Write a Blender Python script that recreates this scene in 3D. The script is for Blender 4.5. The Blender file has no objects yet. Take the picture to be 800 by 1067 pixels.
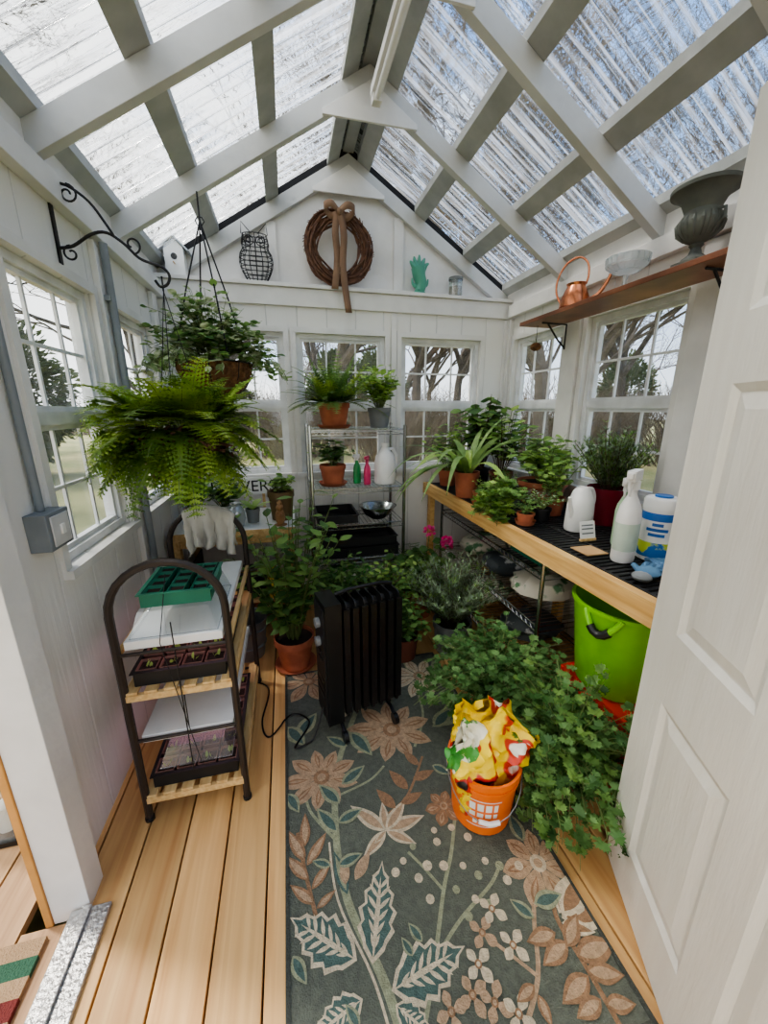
import bpy, math, random
from math import sin, cos, pi, radians, sqrt, atan2, exp
from mathutils import Vector, Matrix, noise
random.seed(7)
R = random.random
def U(a,b): return a+(b-a)*random.random()

# ------------------------------------------------------------------ materials
def lin(c):
    def f(v):
        v/=255.0
        return v/12.92 if v<=.04045 else ((v+.055)/1.055)**2.4
    return (f(c[0]),f(c[1]),f(c[2]),1)
MATS={}
def nt(name):
    m=bpy.data.materials.new(name); m.use_nodes=True
    n=m.node_tree; n.nodes.clear(); MATS[name]=m
    return m,n
def N(n,t,**k):
    x=n.nodes.new(t)
    for a,b in k.items(): setattr(x,a,b)
    return x
def setin(x,**k):
    for a,b in k.items(): x.inputs[a.replace('_',' ')].default_value=b
def mat(name,col,rough=.55,metal=0.0,col2=None,nscale=8,stretch=(1,1,1),bump=0.0,bscale=None,ramp=(.35,.65),spec=.5,emit=0,extra=None):
    m,n=nt(name)
    o=N(n,'ShaderNodeOutputMaterial'); p=N(n,'ShaderNodeBsdfPrincipled')
    n.links.new(p.outputs[0],o.inputs[0])
    setin(p,Base_Color=lin(col),Roughness=rough,Metallic=metal)
    p.inputs['Specular IOR Level'].default_value=spec
    if emit:
        p.inputs['Emission Color'].default_value=lin(col); p.inputs['Emission Strength'].default_value=emit
    tc=N(n,'ShaderNodeTexCoord'); mp=N(n,'ShaderNodeMapping'); mp.inputs['Scale'].default_value=stretch
    n.links.new(tc.outputs['Object'],mp.inputs[0])
    if col2 is None: col2=tuple(max(0,c*.9) for c in col)
    nz=N(n,'ShaderNodeTexNoise'); setin(nz,Scale=nscale,Detail=4.0 if not extra else 1.0)
    n.links.new(mp.outputs[0],nz.inputs['Vector'])
    r=N(n,'ShaderNodeValToRGB'); r.color_ramp.elements[0].position=ramp[0]; r.color_ramp.elements[1].position=ramp[1]
    r.color_ramp.elements[0].color=lin(col); r.color_ramp.elements[1].color=lin(col2)
    if extra:
        for pos,c in extra: e=r.color_ramp.elements.new(pos); e.color=lin(c)
    n.links.new(nz.outputs[0],r.inputs[0]); n.links.new(r.outputs[0],p.inputs['Base Color'])
    if bump:
        b=N(n,'ShaderNodeBump'); setin(b,Strength=bump,Distance=.01)
        if bscale:
            nz2=N(n,'ShaderNodeTexNoise'); setin(nz2,Scale=bscale,Detail=3.0)
            n.links.new(mp.outputs[0],nz2.inputs['Vector']); n.links.new(nz2.outputs[0],b.inputs['Height'])
        else: n.links.new(nz.outputs[0],b.inputs['Height'])
        n.links.new(b.outputs[0],p.inputs['Normal'])
    return m
def leafmat(name,c1,c2,scale=14,tr=.35,rough=.5):
    m,n=nt(name)
    o=N(n,'ShaderNodeOutputMaterial'); p=N(n,'ShaderNodeBsdfPrincipled'); t=N(n,'ShaderNodeBsdfTranslucent'); mx=N(n,'ShaderNodeMixShader')
    tc=N(n,'ShaderNodeTexCoord'); nz=N(n,'ShaderNodeTexNoise'); setin(nz,Scale=scale,Detail=3.0)
    r=N(n,'ShaderNodeValToRGB'); r.color_ramp.elements[0].position=.35; r.color_ramp.elements[1].position=.65
    r.color_ramp.elements[0].color=lin(c1); r.color_ramp.elements[1].color=lin(c2)
    n.links.new(tc.outputs['Object'],nz.inputs['Vector']); n.links.new(nz.outputs[0],r.inputs[0])
    n.links.new(r.outputs[0],p.inputs['Base Color']); n.links.new(r.outputs[0],t.inputs['Color'])
    setin(p,Roughness=rough); p.inputs['Specular IOR Level'].default_value=.3
    mx.inputs[0].default_value=tr
    n.links.new(p.outputs[0],mx.inputs[1]); n.links.new(t.outputs[0],mx.inputs[2]); n.links.new(mx.outputs[0],o.inputs[0])
    return m
def clearmat(name,tint=(1,1,1),gloss=.08,diff=0.0):
    m,n=nt(name)
    o=N(n,'ShaderNodeOutputMaterial'); t=N(n,'ShaderNodeBsdfTransparent'); g=N(n,'ShaderNodeBsdfGlossy'); mx=N(n,'ShaderNodeMixShader')
    t.inputs[0].default_value=(*tint,1); setin(g,Roughness=.08); mx.inputs[0].default_value=gloss
    n.links.new(t.outputs[0],mx.inputs[1]); n.links.new(g.outputs[0],mx.inputs[2])
    last=mx
    if diff:
        d=N(n,'ShaderNodeBsdfTranslucent'); d.inputs[0].default_value=(.93,.95,.97,1)
        d2=N(n,'ShaderNodeBsdfDiffuse'); d2.inputs[0].default_value=(.9,.92,.94,1)
        a=N(n,'ShaderNodeMixShader'); a.inputs[0].default_value=.5; n.links.new(d.outputs[0],a.inputs[1]); n.links.new(d2.outputs[0],a.inputs[2])
        m2=N(n,'ShaderNodeMixShader'); m2.inputs[0].default_value=diff
        n.links.new(mx.outputs[0],m2.inputs[1]); n.links.new(a.outputs[0],m2.inputs[2]); last=m2
    n.links.new(last.outputs[0],o.inputs[0])
    return m
def roofmat():
    m,n=nt('corrugated_polycarbonate')
    o=N(n,'ShaderNodeOutputMaterial'); t=N(n,'ShaderNodeBsdfTransparent'); t.inputs[0].default_value=(.92,.95,.97,1)
    rf=N(n,'ShaderNodeBsdfRefraction'); rf.inputs['IOR'].default_value=1.12; rf.inputs['Roughness'].default_value=.03; rf.inputs[0].default_value=(.94,.97,.99,1)
    tl=N(n,'ShaderNodeBsdfTranslucent'); tl.inputs[0].default_value=(.93,.95,.97,1)
    gl=N(n,'ShaderNodeBsdfGlossy'); setin(gl,Roughness=.12)
    tc=N(n,'ShaderNodeTexCoord')
    def nz(sc,det=4.0):
        mp=N(n,'ShaderNodeMapping'); mp.inputs['Scale'].default_value=sc; n.links.new(tc.outputs['Object'],mp.inputs[0])
        z=N(n,'ShaderNodeTexNoise'); setin(z,Scale=1.0,Detail=det); n.links.new(mp.outputs[0],z.inputs['Vector']); return z
    a=nz((1.6,60,1.6)); b=nz((1.4,26,1.4),2.5)
    bp=N(n,'ShaderNodeBump'); setin(bp,Strength=1.0,Distance=.015); n.links.new(b.outputs[0],bp.inputs['Height']); n.links.new(bp.outputs[0],rf.inputs['Normal']); n.links.new(bp.outputs[0],gl.inputs['Normal'])
    m1=N(n,'ShaderNodeMixShader'); m1.inputs[0].default_value=.62; n.links.new(t.outputs[0],m1.inputs[1]); n.links.new(rf.outputs[0],m1.inputs[2])
    mr=N(n,'ShaderNodeMapRange'); mr.inputs[1].default_value=.46; mr.inputs[2].default_value=.64; mr.inputs[3].default_value=.04; mr.inputs[4].default_value=.50; n.links.new(a.outputs[0],mr.inputs[0])
    m2=N(n,'ShaderNodeMixShader'); n.links.new(mr.outputs[0],m2.inputs[0]); n.links.new(m1.outputs[0],m2.inputs[1]); n.links.new(tl.outputs[0],m2.inputs[2])
    m3=N(n,'ShaderNodeMixShader'); m3.inputs[0].default_value=.08; n.links.new(m2.outputs[0],m3.inputs[1]); n.links.new(gl.outputs[0],m3.inputs[2])
    n.links.new(m3.outputs[0],o.inputs[0]); return m

def wallmat():
    m,n=nt('white_siding')
    o=N(n,'ShaderNodeOutputMaterial'); p=N(n,'ShaderNodeBsdfPrincipled'); n.links.new(p.outputs[0],o.inputs[0])
    setin(p,Roughness=.6)
    tc=N(n,'ShaderNodeTexCoord'); sx=N(n,'ShaderNodeSeparateXYZ'); n.links.new(tc.outputs['Object'],sx.inputs[0])
    a=N(n,'ShaderNodeMath',operation='ADD'); n.links.new(sx.outputs[0],a.inputs[0]); n.links.new(sx.outputs[1],a.inputs[1])
    b=N(n,'ShaderNodeMath',operation='MODULO'); b.inputs[1].default_value=.203
    a2=N(n,'ShaderNodeMath',operation='ADD'); a2.inputs[1].default_value=20.3; n.links.new(a.outputs[0],a2.inputs[0]); n.links.new(a2.outputs[0],b.inputs[0])
    l=N(n,'ShaderNodeMapRange'); l.inputs[1].default_value=.0; l.inputs[2].default_value=.010; n.links.new(b.outputs[0],l.inputs[0])
    mp=N(n,'ShaderNodeMapping'); mp.inputs['Scale'].default_value=(60,60,6); n.links.new(tc.outputs['Object'],mp.inputs[0])
    nz=N(n,'ShaderNodeTexNoise'); setin(nz,Scale=1.0,Detail=5.0); n.links.new(mp.outputs[0],nz.inputs['Vector'])
    s=N(n,'ShaderNodeMath',operation='MULTIPLY_ADD'); s.inputs[1].default_value=.45; n.links.new(nz.outputs[0],s.inputs[0]); n.links.new(l.outputs[0],s.inputs[2])
    bp=N(n,'ShaderNodeBump'); setin(bp,Strength=.6,Distance=.006); n.links.new(s.outputs[0],bp.inputs['Height']); n.links.new(bp.outputs[0],p.inputs['Normal'])
    r=N(n,'ShaderNodeMixRGB'); r.inputs[1].default_value=lin((194,193,190)); r.inputs[2].default_value=lin((229,227,222)); n.links.new(l.outputs[0],r.inputs[0]); n.links.new(r.outputs[0],p.inputs['Base Color'])
    return m
def boardmat(name,cols,dark):
    m,n=nt(name)
    o=N(n,'ShaderNodeOutputMaterial'); p=N(n,'ShaderNodeBsdfPrincipled'); n.links.new(p.outputs[0],o.inputs[0]); setin(p,Roughness=.55)
    tc=N(n,'ShaderNodeTexCoord'); sx=N(n,'ShaderNodeSeparateXYZ'); n.links.new(tc.outputs['Object'],sx.inputs[0])
    a=N(n,'ShaderNodeMath',operation='ADD'); a.inputs[1].default_value=10*.14+.85
    n.links.new(sx.outputs[0],a.inputs[0])
    d=N(n,'ShaderNodeMath',operation='DIVIDE'); d.inputs[1].default_value=.14; n.links.new(a.outputs[0],d.inputs[0])
    f=N(n,'ShaderNodeMath',operation='FLOOR'); n.links.new(d.outputs[0],f.inputs[0])
    w=N(n,'ShaderNodeTexWhiteNoise',noise_dimensions='1D'); n.links.new(f.outputs[0],w.inputs['W'])
    off=N(n,'ShaderNodeCombineXYZ'); ml=N(n,'ShaderNodeMath',operation='MULTIPLY'); ml.inputs[1].default_value=30; n.links.new(w.outputs[0],ml.inputs[0]); n.links.new(ml.outputs[0],off.inputs[1]); 
    va=N(n,'ShaderNodeVectorMath',operation='ADD'); n.links.new(tc.outputs['Object'],va.inputs[0]); n.links.new(off.outputs[0],va.inputs[1])
    mp=N(n,'ShaderNodeMapping'); mp.inputs['Scale'].default_value=(26,1.1,26); n.links.new(va.outputs[0],mp.inputs[0])
    nz=N(n,'ShaderNodeTexNoise'); setin(nz,Scale=1.0,Detail=6.0,Distortion=.8); n.links.new(mp.outputs[0],nz.inputs['Vector'])
    r=N(n,'ShaderNodeValToRGB'); r.color_ramp.elements[0].position=.3; r.color_ramp.elements[0].color=lin(cols[0]); r.color_ramp.elements[1].position=.7; r.color_ramp.elements[1].color=lin(cols[1])
    n.links.new(nz.outputs[0],r.inputs[0])
    mp2=N(n,'ShaderNodeMapping'); mp2.inputs['Scale'].default_value=(14,5,1); n.links.new(va.outputs[0],mp2.inputs[0])
    vo=N(n,'ShaderNodeTexVoronoi'); setin(vo,Scale=.5); n.links.new(mp2.outputs[0],vo.inputs['Vector'])
    kr=N(n,'ShaderNodeMapRange'); kr.inputs[1].default_value=.05; kr.inputs[2].default_value=.13; n.links.new(vo.outputs['Distance'],kr.inputs[0])
    mk=N(n,'ShaderNodeMixRGB'); mk.inputs[1].default_value=lin(dark); n.links.new(kr.outputs[0],mk.inputs[0]); n.links.new(r.outputs[0],mk.inputs[2])
    hs=N(n,'ShaderNodeHueSaturation'); n.links.new(mk.outputs[0],hs.inputs['Color'])
    vr=N(n,'ShaderNodeMapRange'); vr.inputs[3].default_value=.72; vr.inputs[4].default_value=1.12; n.links.new(w.outputs[0],vr.inputs[0]); n.links.new(vr.outputs[0],hs.inputs['Value'])
    n.links.new(hs.outputs[0],p.inputs['Base Color'])
    bp=N(n,'ShaderNodeBump'); setin(bp,Strength=.25,Distance=.004); n.links.new(nz.outputs[0],bp.inputs['Height']); n.links.new(bp.outputs[0],p.inputs['Normal'])
    return m
SID=wallmat()
WHITE=mat('white_paint',(231,229,225),.5,bump=.15,bscale=30,col2=(217,215,211),nscale=5)
RAFT=mat('rafter_paint',(206,206,203),.6,bump=.2,bscale=20,col2=(190,190,188),nscale=4)
PURL=mat('purlin_paint',(176,178,175),.6)
DOORM=mat('door_paint',(238,236,228),.4,bump=.12,bscale=40,stretch=(3,3,.4),col2=(232,229,220))
VINYL=mat('window_vinyl',(234,235,236),.4)
FLOOR=boardmat('pine_floor',((234,193,132),(202,152,96)),(112,72,42))
DECK=boardmat('deck_wood',((196,160,118),(150,114,80)),(80,56,36))
PINE=mat('pine_lumber',(238,198,132),.55,col2=(214,164,98),nscale=3,stretch=(8,1.2,20),bump=.1)
WOOD=mat('light_wood',(220,190,136),.5,col2=(196,158,104),nscale=4,stretch=(14,2,14))
BLACKF=mat('closure_foam',(28,28,30),.8)
ALU=mat('aluminium',(200,200,198),.35,metal=.8,bump=.5,bscale=90)
GALV=mat('galvanised',(160,165,168),.4,metal=.7)
CHROME=mat('chrome_wire',(190,192,195),.25,metal=1.0)
STEEL=mat('stainless_steel',(200,200,200),.18,metal=1.0)
PVC=mat('grey_pvc',(140,146,150),.5)
BRONZE=mat('bronze_frame',(62,54,50),.4,metal=.3)
BLK=mat('black_metal',(18,18,20),.35)
BLKP=mat('black_plastic',(26,26,28),.5)
IRON=mat('wrought_iron',(30,28,30),.5)
TERRA=mat('terracotta',(186,112,80),.75,col2=(156,88,62),nscale=10,bump=.1)
TERRD=mat('terracotta_dark',(120,68,50),.7)
MAROON=mat('maroon_glaze',(118,28,42),.25)
GREYPOT=mat('grey_pot',(126,130,132),.6)
BROWNPOT=mat('brown_pot',(118,96,62),.6)
SOIL=mat('soil',(44,32,24),.95,bump=.8,bscale=120)
ORANGE=mat('orange_plastic',(244,126,52),.4,col2=(236,114,40))
LIME=mat('lime_plastic',(134,206,40),.4,col2=(120,192,32))
TGREEN=mat('teal_green_plastic',(40,124,98),.4)
REDP=mat('red_plastic',(200,44,28),.5)
WP=mat('white_plastic',(240,239,236),.35,col2=(232,231,228))
BLUE=mat('blue_plastic',(40,110,190),.4)
BLUEG=mat('blue_glove',(90,130,160),.8,col2=(66,100,134))
PINKP=mat('pink_plastic',(226,70,120),.4)
GRNP=mat('green_plastic',(60,160,90),.4)
YEL=mat('yellow_plastic',(246,212,40),.3,col2=(206,60,36),nscale=7,bump=.4,bscale=22,ramp=(.55,.57),extra=((.62,(206,60,36)),(.64,(248,244,226))))
BAGR=mat('bag_print',(250,216,40),.3,col2=(200,46,34),nscale=11,bump=.4,bscale=22,ramp=(.50,.52),extra=((.60,(200,46,34)),(.62,(40,34,30))))
BAGG=mat('bag_green',(70,150,60),.35,col2=(240,236,215),nscale=13,ramp=(.5,.53),bump=.3,bscale=25)
YELC=mat('yellow_cap_plastic',(240,205,30),.4)
COPPER=mat('copper_metal',(206,134,98),.25,metal=1.0)
COPSH=mat('aged_copper_board',(158,106,80),.4,metal=.4,col2=(116,76,58),nscale=6)
URN=mat('urn_lead',(112,116,108),.65,col2=(84,88,84),nscale=9,bump=.3)
VINE=mat('grapevine',(122,88,68),.85,col2=(86,60,48),nscale=30)
RIBB=mat('burlap_ribbon',(138,110,88),.9)
GREENG=mat('green_ceramic',(96,172,146),.3)
COCO=mat('coco_liner',(140,98,64),.95,col2=(98,68,44),nscale=40,bump=1,bscale=90)
CLOTH=mat('grey_cloth',(198,194,184),.9,bump=.3,bscale=40)
GLOWW=mat('growlight_diffuser',(255,205,225),.5,emit=.7)
PLATE=mat('switch_plate',(220,220,218),.4)
GLASS=clearmat('clear_glass',(.93,.96,.95),.12,.07)
CRYS=clearmat('cut_crystal',(.86,.9,.9),.25,.25)
WINGL=clearmat('window_glass',(.95,.97,.98),.05,.02)
ROOFM=roofmat()
DOME=clearmat('clear_dome',(.92,.94,.94),.15,.16)
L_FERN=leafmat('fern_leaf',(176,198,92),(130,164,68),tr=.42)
L_FERN2=leafmat('fern_leaf_dark',(122,152,66),(90,122,52))  # darker leaf green, mixed in at random frond by frond
L_IVY=leafmat('ivy_leaf',(124,152,98),(206,210,176),36)
L_DARK=leafmat('dark_leaf',(72,108,62),(96,132,74))
L_MID=leafmat('mid_leaf',(104,144,76),(138,170,94))
L_LIGHT=leafmat('light_leaf',(154,190,98),(184,210,124))
L_PARS=leafmat('parsley_leaf',(80,122,66),(124,160,98),9)
L_ROSE=leafmat('rosemary_leaf',(118,140,112),(152,168,138),9,.2)
L_ALOE=leafmat('strap_leaf',(150,178,112),(112,144,82),9,.3)
STEM=mat('green_stem',(112,128,74),.6)
BSTEM=mat('brown_stem',(86,68,48),.8)
PINKF=leafmat('pink_petal',(235,60,145),(250,110,180))
BARK=mat('bark',(112,102,92),.9,col2=(84,76,68),nscale=6,bump=.5)
TWIG=mat('twig_thicket',(132,116,98),.9,col2=(100,90,76),nscale=3)
LEVER=leafmat('evergreen_leaf',(78,96,60),(112,124,78),1.5,.2)
GRASS=mat('winter_grass',(176,168,120),.95,col2=(140,144,96),nscale=.6,bump=.3,bscale=40)
BRICK=mat('house_siding',(150,134,118),.85,col2=(136,120,106),nscale=3)
SHING=mat('shingle',(84,80,78),.9)
MUG=mat('rug_field',(104,109,98),.95,col2=(91,96,87),nscale=60,bump=.6,bscale=260)
def rugc(n,c): return mat(n,c,.95,col2=tuple(x*.86 for x in c),nscale=70,bump=.7,bscale=240)
RT=rugc('rug_tan',(192,164,134)); RB=rugc('rug_brown',(164,130,100)); RC=rugc('rug_cream',(220,206,178)); RG=rugc('rug_teal',(90,114,108)); RO=rugc('rug_olive',(162,167,137)); RD=rugc('rug_dark',(76,80,74))

# ------------------------------------------------------------------ mesh builder
class MB:
    def __init__(s,name): s.name=name; s.v=[]; s.f=[]; s.m=[]; s.mats=[]; s.M=Matrix.Identity(4)
    def mi(s,m):
        if m not in s.mats: s.mats.append(m)
        return s.mats.index(m)
    def add(s,vs,fs,m):
        o=len(s.v); Mx=s.M
        s.v.extend([tuple(Mx@Vector(p)) for p in vs]); k=s.mi(m)
        for f in fs: s.f.append(tuple(i+o for i in f)); s.m.append(k)
    def box(s,a,b,m):
        x0,y0,z0=a; x1,y1,z1=b
        s.add([(x0,y0,z0),(x1,y0,z0),(x1,y1,z0),(x0,y1,z0),(x0,y0,z1),(x1,y0,z1),(x1,y1,z1),(x0,y1,z1)],
              [(0,3,2,1),(4,5,6,7),(0,1,5,4),(1,2,6,5),(2,3,7,6),(3,0,4,7)],m)
    def prism(s,poly,y0,y1,m):   # poly in xz, extruded along y
        n=len(poly); s.add([(p[0],y0,p[1]) for p in poly]+[(p[0],y1,p[1]) for p in poly],
          [tuple(range(n))[::-1],tuple(range(n,2*n))]+[(i,(i+1)%n,n+(i+1)%n,n+i) for i in range(n)],m)
    def frustum(s,a,b,inset,m):
        x0,y0,z0=a; x1,y1,z1=b; i=inset
        s.add([(x0,y0,z0),(x1,y0,z0),(x1,y0,z1),(x0,y0,z1),(x0+i,y1,z0+i),(x1-i,y1,z0+i),(x1-i,y1,z1-i),(x0+i,y1,z1-i)],
          [(0,1,2,3),(4,5,6,7),(0,1,5,4),(1,2,6,5),(2,3,7,6),(3,0,4,7)],m)
    def lathe(s,c,prof,m,seg=24,sq=None):
        vs=[];fs=[];n=len(prof)
        for i in range(seg):
            a=2*pi*i/seg
            for r,z in prof: vs.append((c[0]+r*cos(a),c[1]+r*sin(a)*(sq or 1),c[2]+z))
        for i in range(seg):
            j=(i+1)%seg
            for k in range(n-1): fs.append((i*n+k,j*n+k,j*n+k+1,i*n+k+1))
        s.add(vs,fs,m)
    def cyl(s,c,r,h,m,seg=20): s.lathe(c,[(.0004,0),(r,0),(r,h),(.0004,h)],m,seg)
    def tube(s,pts,r,m,seg=6,closed=False):
        pts=[Vector(p) for p in pts]; n=len(pts)
        rs=r if isinstance(r,(list,tuple)) else [r]*n
        up=Vector((0,0,1)); vs=[]; fs=[]; prev=None
        for i,p in enumerate(pts):
            if closed: t=(pts[(i+1)%n]-pts[i-1])
            else: t=pts[min(i+1,n-1)]-pts[max(i-1,0)]
            if t.length<1e-9: t=Vector((0,0,1))
            t.normalize()
            if prev is None:
                ref=up if abs(t.z)<.9 else Vector((1,0,0))
                a=t.cross(ref).normalized()
            else:
                a=prev-t*prev.dot(t)
                if a.length<1e-6: a=t.orthogonal()
                a.normalize()
            prev=a; b=t.cross(a)
            for k in range(seg):
                th=2*pi*(k+.5)/seg; vs.append(p+(a*cos(th)+b*sin(th))*rs[i])
        for i in range(n if closed else n-1):
            j=(i+1)%n
            for k in range(seg):
                l=(k+1)%seg; fs.append((i*seg+k,i*seg+l,j*seg+l,j*seg+k))
        if not closed:
            fs.append(tuple(range(seg))[::-1]); fs.append(tuple(range((n-1)*seg,n*seg)))
        s.add(vs,fs,m)
    def ell(s,c,r,m,seg=14,rings=9,wob=0,wf=6,z0=-1,z1=1):
        vs=[];fs=[]
        t0=math.asin(z0); t1=math.asin(z1)
        for j in range(rings+1):
            ph=t0+(t1-t0)*j/rings
            for i in range(seg):
                a=2*pi*i/seg; d=Vector((cos(ph)*cos(a),cos(ph)*sin(a),sin(ph)))
                k=1+wob*noise.noise(d*wf+Vector(c)*7) if wob else 1
                vs.append((c[0]+d.x*r[0]*k,c[1]+d.y*r[1]*k,c[2]+d.z*r[2]*k))
        for j in range(rings):
            for i in range(seg):
                l=(i+1)%seg; fs.append((j*seg+i,j*seg+l,(j+1)*seg+l,(j+1)*seg+i))
        s.add(vs,fs,m)
    def leaf(s,p,d,L,W,m,droop=.3,prof=(0,.75,1,.7,0),roll=0):
        p=Vector(p); d=Vector(d).normalized(); n=len(prof)-1
        side=d.cross(Vector((0,0,1)))
        if side.length<.05: side=Vector((cos(roll*3),sin(roll*3),0))
        side.normalize()
        if roll: side=(Matrix.Rotation(roll,3,d)@side)
        vs=[];idx=[]
        for i,w in enumerate(prof):
            if w<=0.001: idx.append((len(vs),len(vs))); vs.append(p.copy())
            else:
                idx.append((len(vs),len(vs)+1)); vs.append(p-side*W*w*.5); vs.append(p+side*W*w*.5)
            p=p+d*(L/n); d=(d+Vector((0,0,-droop/n))).normalized()
        fs=[]
        for i in range(n):
            a,b=idx[i],idx[i+1]
            f=[a[0]]+([a[1]] if a[1]!=a[0] else [])+([b[1]] if b[1]!=b[0] else [])+[b[0]]
            if len(f)>2: fs.append(tuple(f))
        s.add(vs,fs,m)
    def lobed(s,p,d,L,m,roll=0):
        p=Vector(p); d=Vector(d).normalized(); side=d.cross(Vector((0,0,1)))
        if side.length<.05: side=Vector((1,0,0))
        side.normalize(); side=Matrix.Rotation(roll,3,d)@side
        pts=[(0,0),(.18,.30),(.1,.58),(.38,.5),(.36,.26),(.62,.34),(.86,.30),(.74,.12),(1.05,0)]
        o=[p+d*L*a+side*L*b for a,b in pts]+[p+d*L*a-side*L*b for a,b in pts[-2:0:-1]]
        s.add(o,[tuple(range(len(o)))],m)
    def build(s,bevel=0,smooth=True,ang=38):
        me=bpy.data.meshes.new(s.name); me.from_pydata(s.v,[],s.f)
        for m in s.mats: me.materials.append(m)
        me.polygons.foreach_set('material_index',s.m)
        if smooth:
            me.polygons.foreach_set('use_smooth',[True]*len(s.f))
            me.set_sharp_from_angle(angle=radians(ang))
        me.update(); ob=bpy.data.objects.new(s.name,me); bpy.context.scene.collection.objects.link(ob)
        if bevel:
            b=ob.modifiers.new('bevel','BEVEL'); b.width=bevel; b.segments=2; b.limit_method='ANGLE'; b.angle_limit=radians(50)
        return ob
def T(x,y,z,rz=0): return Matrix.Translation((x,y,z))@Matrix.Rotation(rz,4,'Z')
def smoothpath(P,k=6):
    P=[Vector(p) for p in P]; Q=[]
    for i in range(len(P)-1):
        p0=P[max(i-1,0)];p1=P[i];p2=P[i+1];p3=P[min(i+2,len(P)-1)]
        for j in range(k):
            t=j/k; Q.append(.5*((2*p1)+(p2-p0)*t+(2*p0-5*p1+4*p2-p3)*t*t+(3*p1-p0-3*p2+p3)*t**3))
    Q.append(P[-1]); return Q

# ------------------------------------------------------------------ dimensions
XL,XR=-.73,1.74; XC=(XL+XR)/2; HALF=(XR-XL)/2; YB=2.93; YF=-.22; SL=.62; ZT=2.26
def ZP(x): return ZT+(HALF-abs(x-XC))*SL

# ------------------------------------------------------------------ walls
def wall(name,M,u0,u1,z0,z1,th,ops,m=SID):
    mb=MB(name); mb.M=M
    ops=sorted(ops); c=u0
    for a,b,p,q in ops:
        mb.box((c,0,z0),(a,th,z1),m)
        if p>z0: mb.box((a,0,z0),(b,th,p),m)
        mb.box((a,0,q),(b,th,z1),m); c=b
    mb.box((c,0,z0),(u1,th,z1),m)
    return mb.build(smooth=False)
wn=[0]
def window(M,a0,b0,z0,z1,th=.1):
    wn[0]+=1; mb=MB('window_%d'%wn[0]); mb.M=M
    e0=.0008; a,b=a0+e0,b0-e0; z0+=e0; z1-=e0
    f=.03; d0,d1=.035,.075
    mb.box((a,d0-.01,z0),(a+f,d1+.01,z1),VINYL); mb.box((b-f,d0-.01,z0),(b,d1+.01,z1),VINYL)
    mb.box((a+f,d0-.01,z0),(b-f,d1+.01,z0+f),VINYL); mb.box((a+f,d0-.01,z1-f),(b-f,d1+.01,z1),VINYL)
    zm=(z0+z1)/2; mb.box((a+f,d0-.005,zm-.022),(b-f,d1,zm+.022),VINYL)
    for s0,s1 in ((z0+f,zm-.022),(zm+.022,z1-f)):
        e=.018
        for (x0,x1,p,q) in ((a+f,a+f+e,s0,s1),(b-f-e,b-f,s0,s1),(a+f+e,b-f-e,s0,s0+e),(a+f+e,b-f-e,s1-e,s1)): mb.box((x0,d0+.005,p),(x1,d1-.01,q),VINYL)
        for k in (1,2):
            x=a+(b-a)*k/3; mb.box((x-.006,d0+.014,s0),(x+.006,d0+.024,s1),VINYL)
        z=(s0+s1)/2; mb.box((a+f,d0+.0145,z-.006),(b-f,d0+.0235,z+.006),VINYL)
    mb.box((a+f+.001,d0+.026,z0+f+.001),(b-f-.001,d0+.029,z1-f-.001),WINGL)
    c=.035
    mb.box((a-c,-.012,z0),(a,.0003,z1+c),WHITE); mb.box((b,-.012,z0),(b+c,.0003,z1+c),WHITE); mb.box((a,-.012,z1),(b,.0003,z1+c),WHITE)
    mb.box((a-c,-.03,z0-.03),(b+c,.0003,z0),WHITE)
    mb.build(smooth=False)
Mback=Matrix.Translation((0,YB,0))
Mright=Matrix(((0,1,0,XR),(1,0,0,0),(0,0,1,0),(0,0,0,1)))
Mleft=Matrix(((0,-1,0,XL),(1,0,0,0),(0,0,1,0),(0,0,0,1)))
BW=[(-.62,.02,1.0,1.97),(.10,.74,1.0,1.97),(.86,1.50,1.0,1.97)]
wall('wall_back',Mback,XL-.1,XR+.1,-.02,ZT-.02,.1,BW)
for w in BW: window(Mback,*w)
RW=[(2.27,2.83,1.0,1.97),(1.47,2.07,1.0,1.97)]
wall('wall_right',Mright,YF,YB,-.02,ZT-.04,.1,RW)
for w in RW: window(Mright,*w)
LW=[(1.40,1.96,.95,1.91),(2.12,2.68,.95,1.91)]
wall('wall_left',Mleft,YF,YB,-.02,ZT-.04,.06,[(.10,1.09,-.02,2.05)]+LW)
for w in LW: window(Mleft,*w)
mb=MB('wall_front')
mb.box((XL-.1,YF-.1,-.02),(-.3,YF,ZT),SID); mb.box((.62,YF-.1,-.02),(XR+.1,YF,ZT),SID); mb.box((-.3,YF-.1,2.09),(.62,YF,ZT),SID)
mb.prism([(XL-.1,ZT),(XR+.1,ZT),(XC,ZP(XC)+.08)],YF-.1,YF,SID)
mb.build(smooth=False)
mb=MB('wall_gable_back')
mb.prism([(XL-.1,ZT-.02),(XR+.1,ZT-.02),(XR+.1,ZT+.0),(XC,ZP(XC)+.06),(XL-.1,ZT+.0)],3.035,3.07,WHITE)
for x in (-.02,.86): mb.box((x-.035,3.015,ZT),(x+.035,3.035,ZP(x)-.05),WHITE)
mb.build(smooth=False)
mb=MB('trim_ledge'); mb.box((XL+.001,2.895,ZT-.019),(XR-.001,3.034,ZT+.004),WHITE)
mb.box((XL,2.912,ZT-.13),(XR,2.9295,ZT-.02),WHITE); mb.build(bevel=.003,smooth=False)
mb=MB('trim_posts')
for x0,x1 in ((XL,XL+.05),(XR-.05,XR),(.78,.82)):
    mb.box((x0,2.905,0),(x1,2.9298,2.12),WHITE)
for y0,y1 in ((2.11,2.23),(2.87,2.904),(1.33,1.43)): mb.box((XR-.03,y0,0),(XR-.0003,y1,2.12),WHITE)
for y0,y1 in ((2.0,2.08),(2.72,2.8)): mb.box((XL+.0003,y0,0),(XL+.025,y1,2.12),WHITE)
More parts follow.
